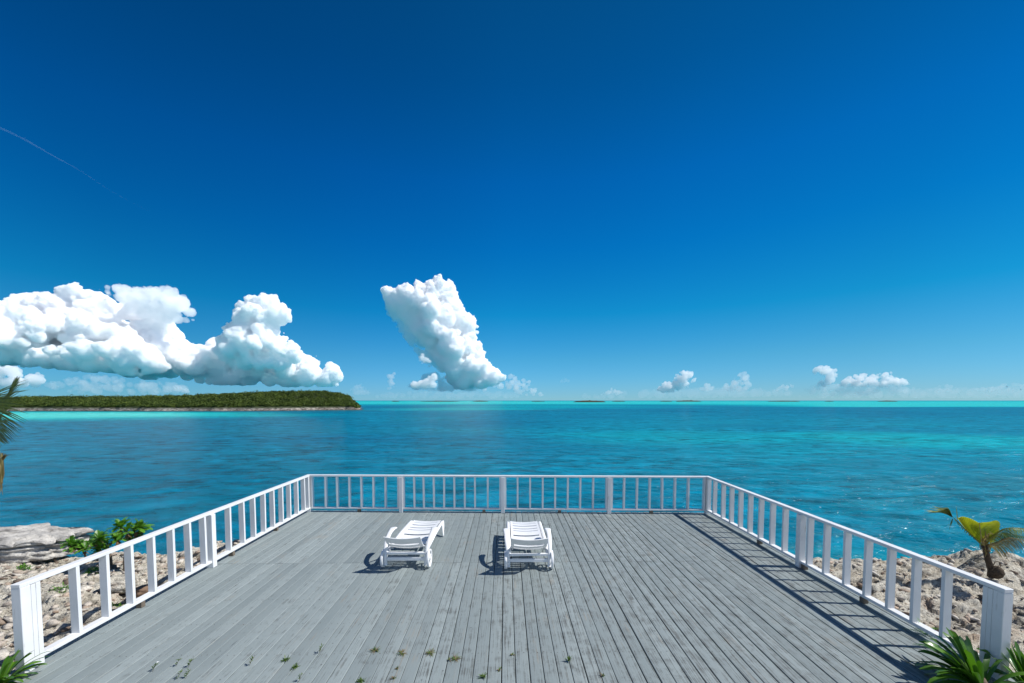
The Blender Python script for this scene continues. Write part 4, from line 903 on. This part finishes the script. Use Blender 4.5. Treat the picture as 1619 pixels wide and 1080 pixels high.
tower = [(601, 455), (612, 452), (625, 457), (640, 452), (655, 447), (668, 444), (682, 437), (697, 433), (712, 442), (722, 458), (727, 478), (741, 496), (757, 506), (757, 530), (763, 550), (768, 568), (784, 582), (801, 590), (800, 602), (780, 612), (740, 617), (712, 615), (704, 598), (692, 580), (680, 562), (664, 540), (646, 520), (628, 500), (613, 486), (606, 472)]
cloud(tower, 11000.0, 1, 400, MC_tower, 'tall leaning tower cloud standing alone over the horizon left of centre', rmax=17, group=GC, fine=8)
cloud([(605, 468), (640, 470), (690, 520), (720, 560), (730, 600), (705, 605), (680, 584), (662, 566), (640, 538), (622, 512), (610, 490)], 11200.0, 62, 120, mat_cloud('cloud_soft', .006), 'soft grey shoulder down the left side of the tower cloud', rmax=14, group=GC, vox=1.0, fine=3)
cloud([(630, 615), (650, 606), (664, 600), (672, 590), (690, 586), (700, 596), (716, 604), (770, 606), (800, 604), (815, 612), (790, 619), (700, 620)], 11300.0, 61, 90, MC_thin, 'pale flat skirt of cloud round the foot of the tower cloud', rmax=9, group=GC, vox=1.0, fine=3)
bank = [(-120, 500), (-60, 488), (0, 484), (30, 470), (60, 461), (85, 465), (110, 449), (140, 452), (165, 470), (200, 480), (240, 490), (270, 505), (300, 545), (320, 545), (345, 530), (380, 548), (430, 552), (460, 548), (500, 562), (535, 578), (546, 598), (535, 611), (470, 613), (400, 610), (340, 609), (290, 603), (220, 600), (170, 588), (110, 586), (60, 577), (0, 578), (-60, 570), (-120, 570)]
cloud(bank, YB, 2, 700, MC_big, 'broad bank of white cumulus over the wooded island on the left', rmax=20, group=GC, fine=8, thick=.9)
cap = [(158, 458), (178, 449), (215, 453), (240, 455), (270, 451), (290, 462), (295, 476), (313, 492), (300, 500), (312, 506), (290, 512), (250, 512), (210, 500), (195, 480), (170, 468)]
cloud(cap, YB * .95, 3, 150, MC_small, 'ragged topped puff riding above the left cloud bank', rmax=12, group=GC)
knob = [(372, 500), (366, 490), (376, 482), (382, 474), (398, 465), (412, 468), (425, 464), (442, 468), (448, 480), (465, 497), (462, 508), (440, 516), (452, 530), (470, 545), (478, 570), (440, 588), (370, 585), (340, 562), (346, 535), (362, 512)]
cloud(knob, YB * .93, 4, 420, MC_big, 'round headed turret at the right part of the left cloud bank', rmax=12, group=GC)
heap = [(-100, 520), (-40, 498), (10, 492), (40, 484), (70, 488), (96, 500), (130, 496), (170, 512), (205, 520), (240, 542), (262, 566), (268, 585), (220, 596), (150, 590), (60, 582), (-100, 576)]
cloud(heap, YB * .90, 6, 300, MC_big, 'nearest heap of the left cloud bank, its grey front facing the deck', fine=9, thick=1.3, rmax=17, group=GC)
low = [(-80, 580), (-20, 570), (10, 572), (30, 580), (36, 595), (50, 590), (62, 587), (72, 598), (90, 605), (60, 613), (0, 616), (-80, 618)]
cloud(low, YB * 1.3, 5, 90, MC_small, 'low white puffs beneath the cloud bank at the left edge', rmax=11, group=GC, hy=.9)
sm = dict(vox=.7, fine=3, disp=((4, 2.0), (2.0, 1.2)))
for i, (poly, n, rm, mt, lab) in enumerate([
    ([(70, 606), (120, 596), (150, 590), (200, 598), (290, 606), (310, 614), (270, 626), (140, 624), (80, 618)], 130, 8, MC_veil, 'thin grey veil of cloud between the bank and the island'),
    ([(268, 620), (274, 610), (284, 608), (296, 614), (302, 622)], 22, 5, MC_thin, 'small faint puff just over the island ridge'),
    ([(548, 620), (560, 610), (569, 605), (578, 612), (590, 624), (560, 625)], 40, 5, MC_veil, 'small faint puff beyond the tip of the island'),
    ([(612, 616), (613, 600), (611, 592), (618, 587), (627, 588), (624, 598), (626, 616)], 36, 4.5, MC_thin, 'thin upright wisp left of the tower cloud'),
    ([(642, 612), (650, 604), (663, 602), (672, 600), (680, 590), (692, 587), (693, 600), (690, 613), (668, 616)], 70, 7, MC_small, 'small bright puff at the left foot of the tower cloud'),
    ([(662, 565), (667, 558), (677, 562), (682, 572), (674, 578), (664, 574)], 24, 6, MC_small, 'little round puff clinging to the left side of the tower cloud'),
    ([(796, 602), (806, 590), (816, 594), (826, 598), (840, 600), (838, 610), (850, 614), (866, 624), (846, 628), (822, 624), (800, 616)], 90, 5, MC_thin, 'ragged wisps trailing off the right foot of the tower cloud'),
    ([(880, 606), (888, 594), (895, 598), (908, 606)], 14, 3.5, MC_veil, 'tiny faint wisp right of the picture centre'),
    ([(948, 624), (960, 618), (968, 612), (978, 616), (992, 622), (972, 626)], 40, 4, MC_thin, 'tiny puff cluster low over the darkest cay'),
    ([(1037, 617), (1046, 606), (1056, 601), (1062, 606), (1068, 592), (1080, 585), (1096, 588), (1102, 598), (1098, 606), (1090, 612), (1066, 620), (1048, 622)], 150, 5.5, MC_small, 'plump little cumulus, left one of the pair over the long dark cay'),
    ([(1104, 616), (1112, 604), (1122, 606), (1132, 613), (1120, 620)], 34, 4.5, MC_thin, 'faint scrap of cloud between two small cumulus on the right'),
    ([(1138, 618), (1148, 606), (1160, 600), (1168, 588), (1180, 587), (1185, 598), (1188, 614), (1168, 620)], 90, 5.5, MC_thin, 'small upright cumulus, right one of the pair'),
    ([(1222, 618), (1236, 608), (1250, 604), (1258, 610), (1240, 620)], 34, 4, MC_thin, 'faint flat wisp left of the widest right hand cloud'),
    ([(1282, 586), (1290, 579), (1304, 577), (1320, 583), (1326, 594), (1320, 604), (1306, 612), (1290, 610), (1300, 600), (1306, 594), (1290, 592)], 120, 4.8, MC_small, 'ragged left head of the widest right hand cloud group'),
    ([(1322, 612), (1336, 598), (1350, 592), (1368, 590), (1384, 592), (1396, 588), (1408, 586), (1414, 596), (1430, 598), (1437, 608), (1424, 612), (1370, 614)], 220, 5.0, MC_small, 'widest low cumulus on the right side of the horizon'),
    ([(1262, 620), (1290, 606), (1340, 608), (1400, 606), (1450, 612), (1440, 624), (1360, 627), (1290, 626)], 130, 7, MC_veil, 'pale veil hanging under the widest right hand cumulus'),
    ([(1460, 618), (1480, 610), (1500, 606), (1516, 612), (1496, 622)], 36, 4, MC_veil, 'faint wisp right of the widest right hand cloud'),
    ([(1530, 618), (1560, 610), (1580, 606), (1610, 604), (1660, 602), (1660, 620), (1590, 622)], 80, 5, MC_veil, 'faint wisps at the right edge of the horizon'),
    ([(860, 629), (920, 622), (1000, 617), (1060, 613), (1140, 612), (1200, 614), (1260, 616), (1250, 627), (1100, 630), (900, 631)], 220, 9, MC_wisp, 'long thin milky band low over the cays right of centre'),
    ([(1220, 630), (1300, 620), (1400, 616), (1500, 613), (1660, 608), (1660, 630)], 220, 9, MC_wisp, 'long thin milky band low at the right hand horizon'),
    ([(575, 630), (620, 618), (700, 617), (800, 618), (860, 626), (800, 631)], 160, 7, MC_wisp, 'thin milky band under the tower cloud')]):
    cloud(poly, 9000.0 if mt is not MC_wisp else 12500.0, 20 + i, n, mt, lab, rmax=rm, group='small cumulus near the horizon' if mt is MC_small else 'faint wisps near the horizon', **sm)
# contrail high on the left
def contrail():
    YT = 9000.0; a = [(-40, 185), (30, 216), (80, 244), (130, 272), (180, 305), (240, 336)]; org = at(100, 255, YT); m = MB(); r = random.Random(4)
    pts = curve([at(px, py, YT) - org for px, py in a], 60); m.tube(pts, [YT / F * (1.25 + .12 * math.sin(i * .5) + r.uniform(-.05, .05)) * (1.6 - i / 50 if i < 30 else max(.25, 1.35 - i / 55)) for i in range(61)], 10)
    o = m.build('contrail', mat_cloud('contrail_vapour', .0010, (.72, .88, 1)), smooth=True); o.location = org; tag(o, 'faint thin vapour trail slanting down the blue sky at upper left', 'contrail')
contrail()
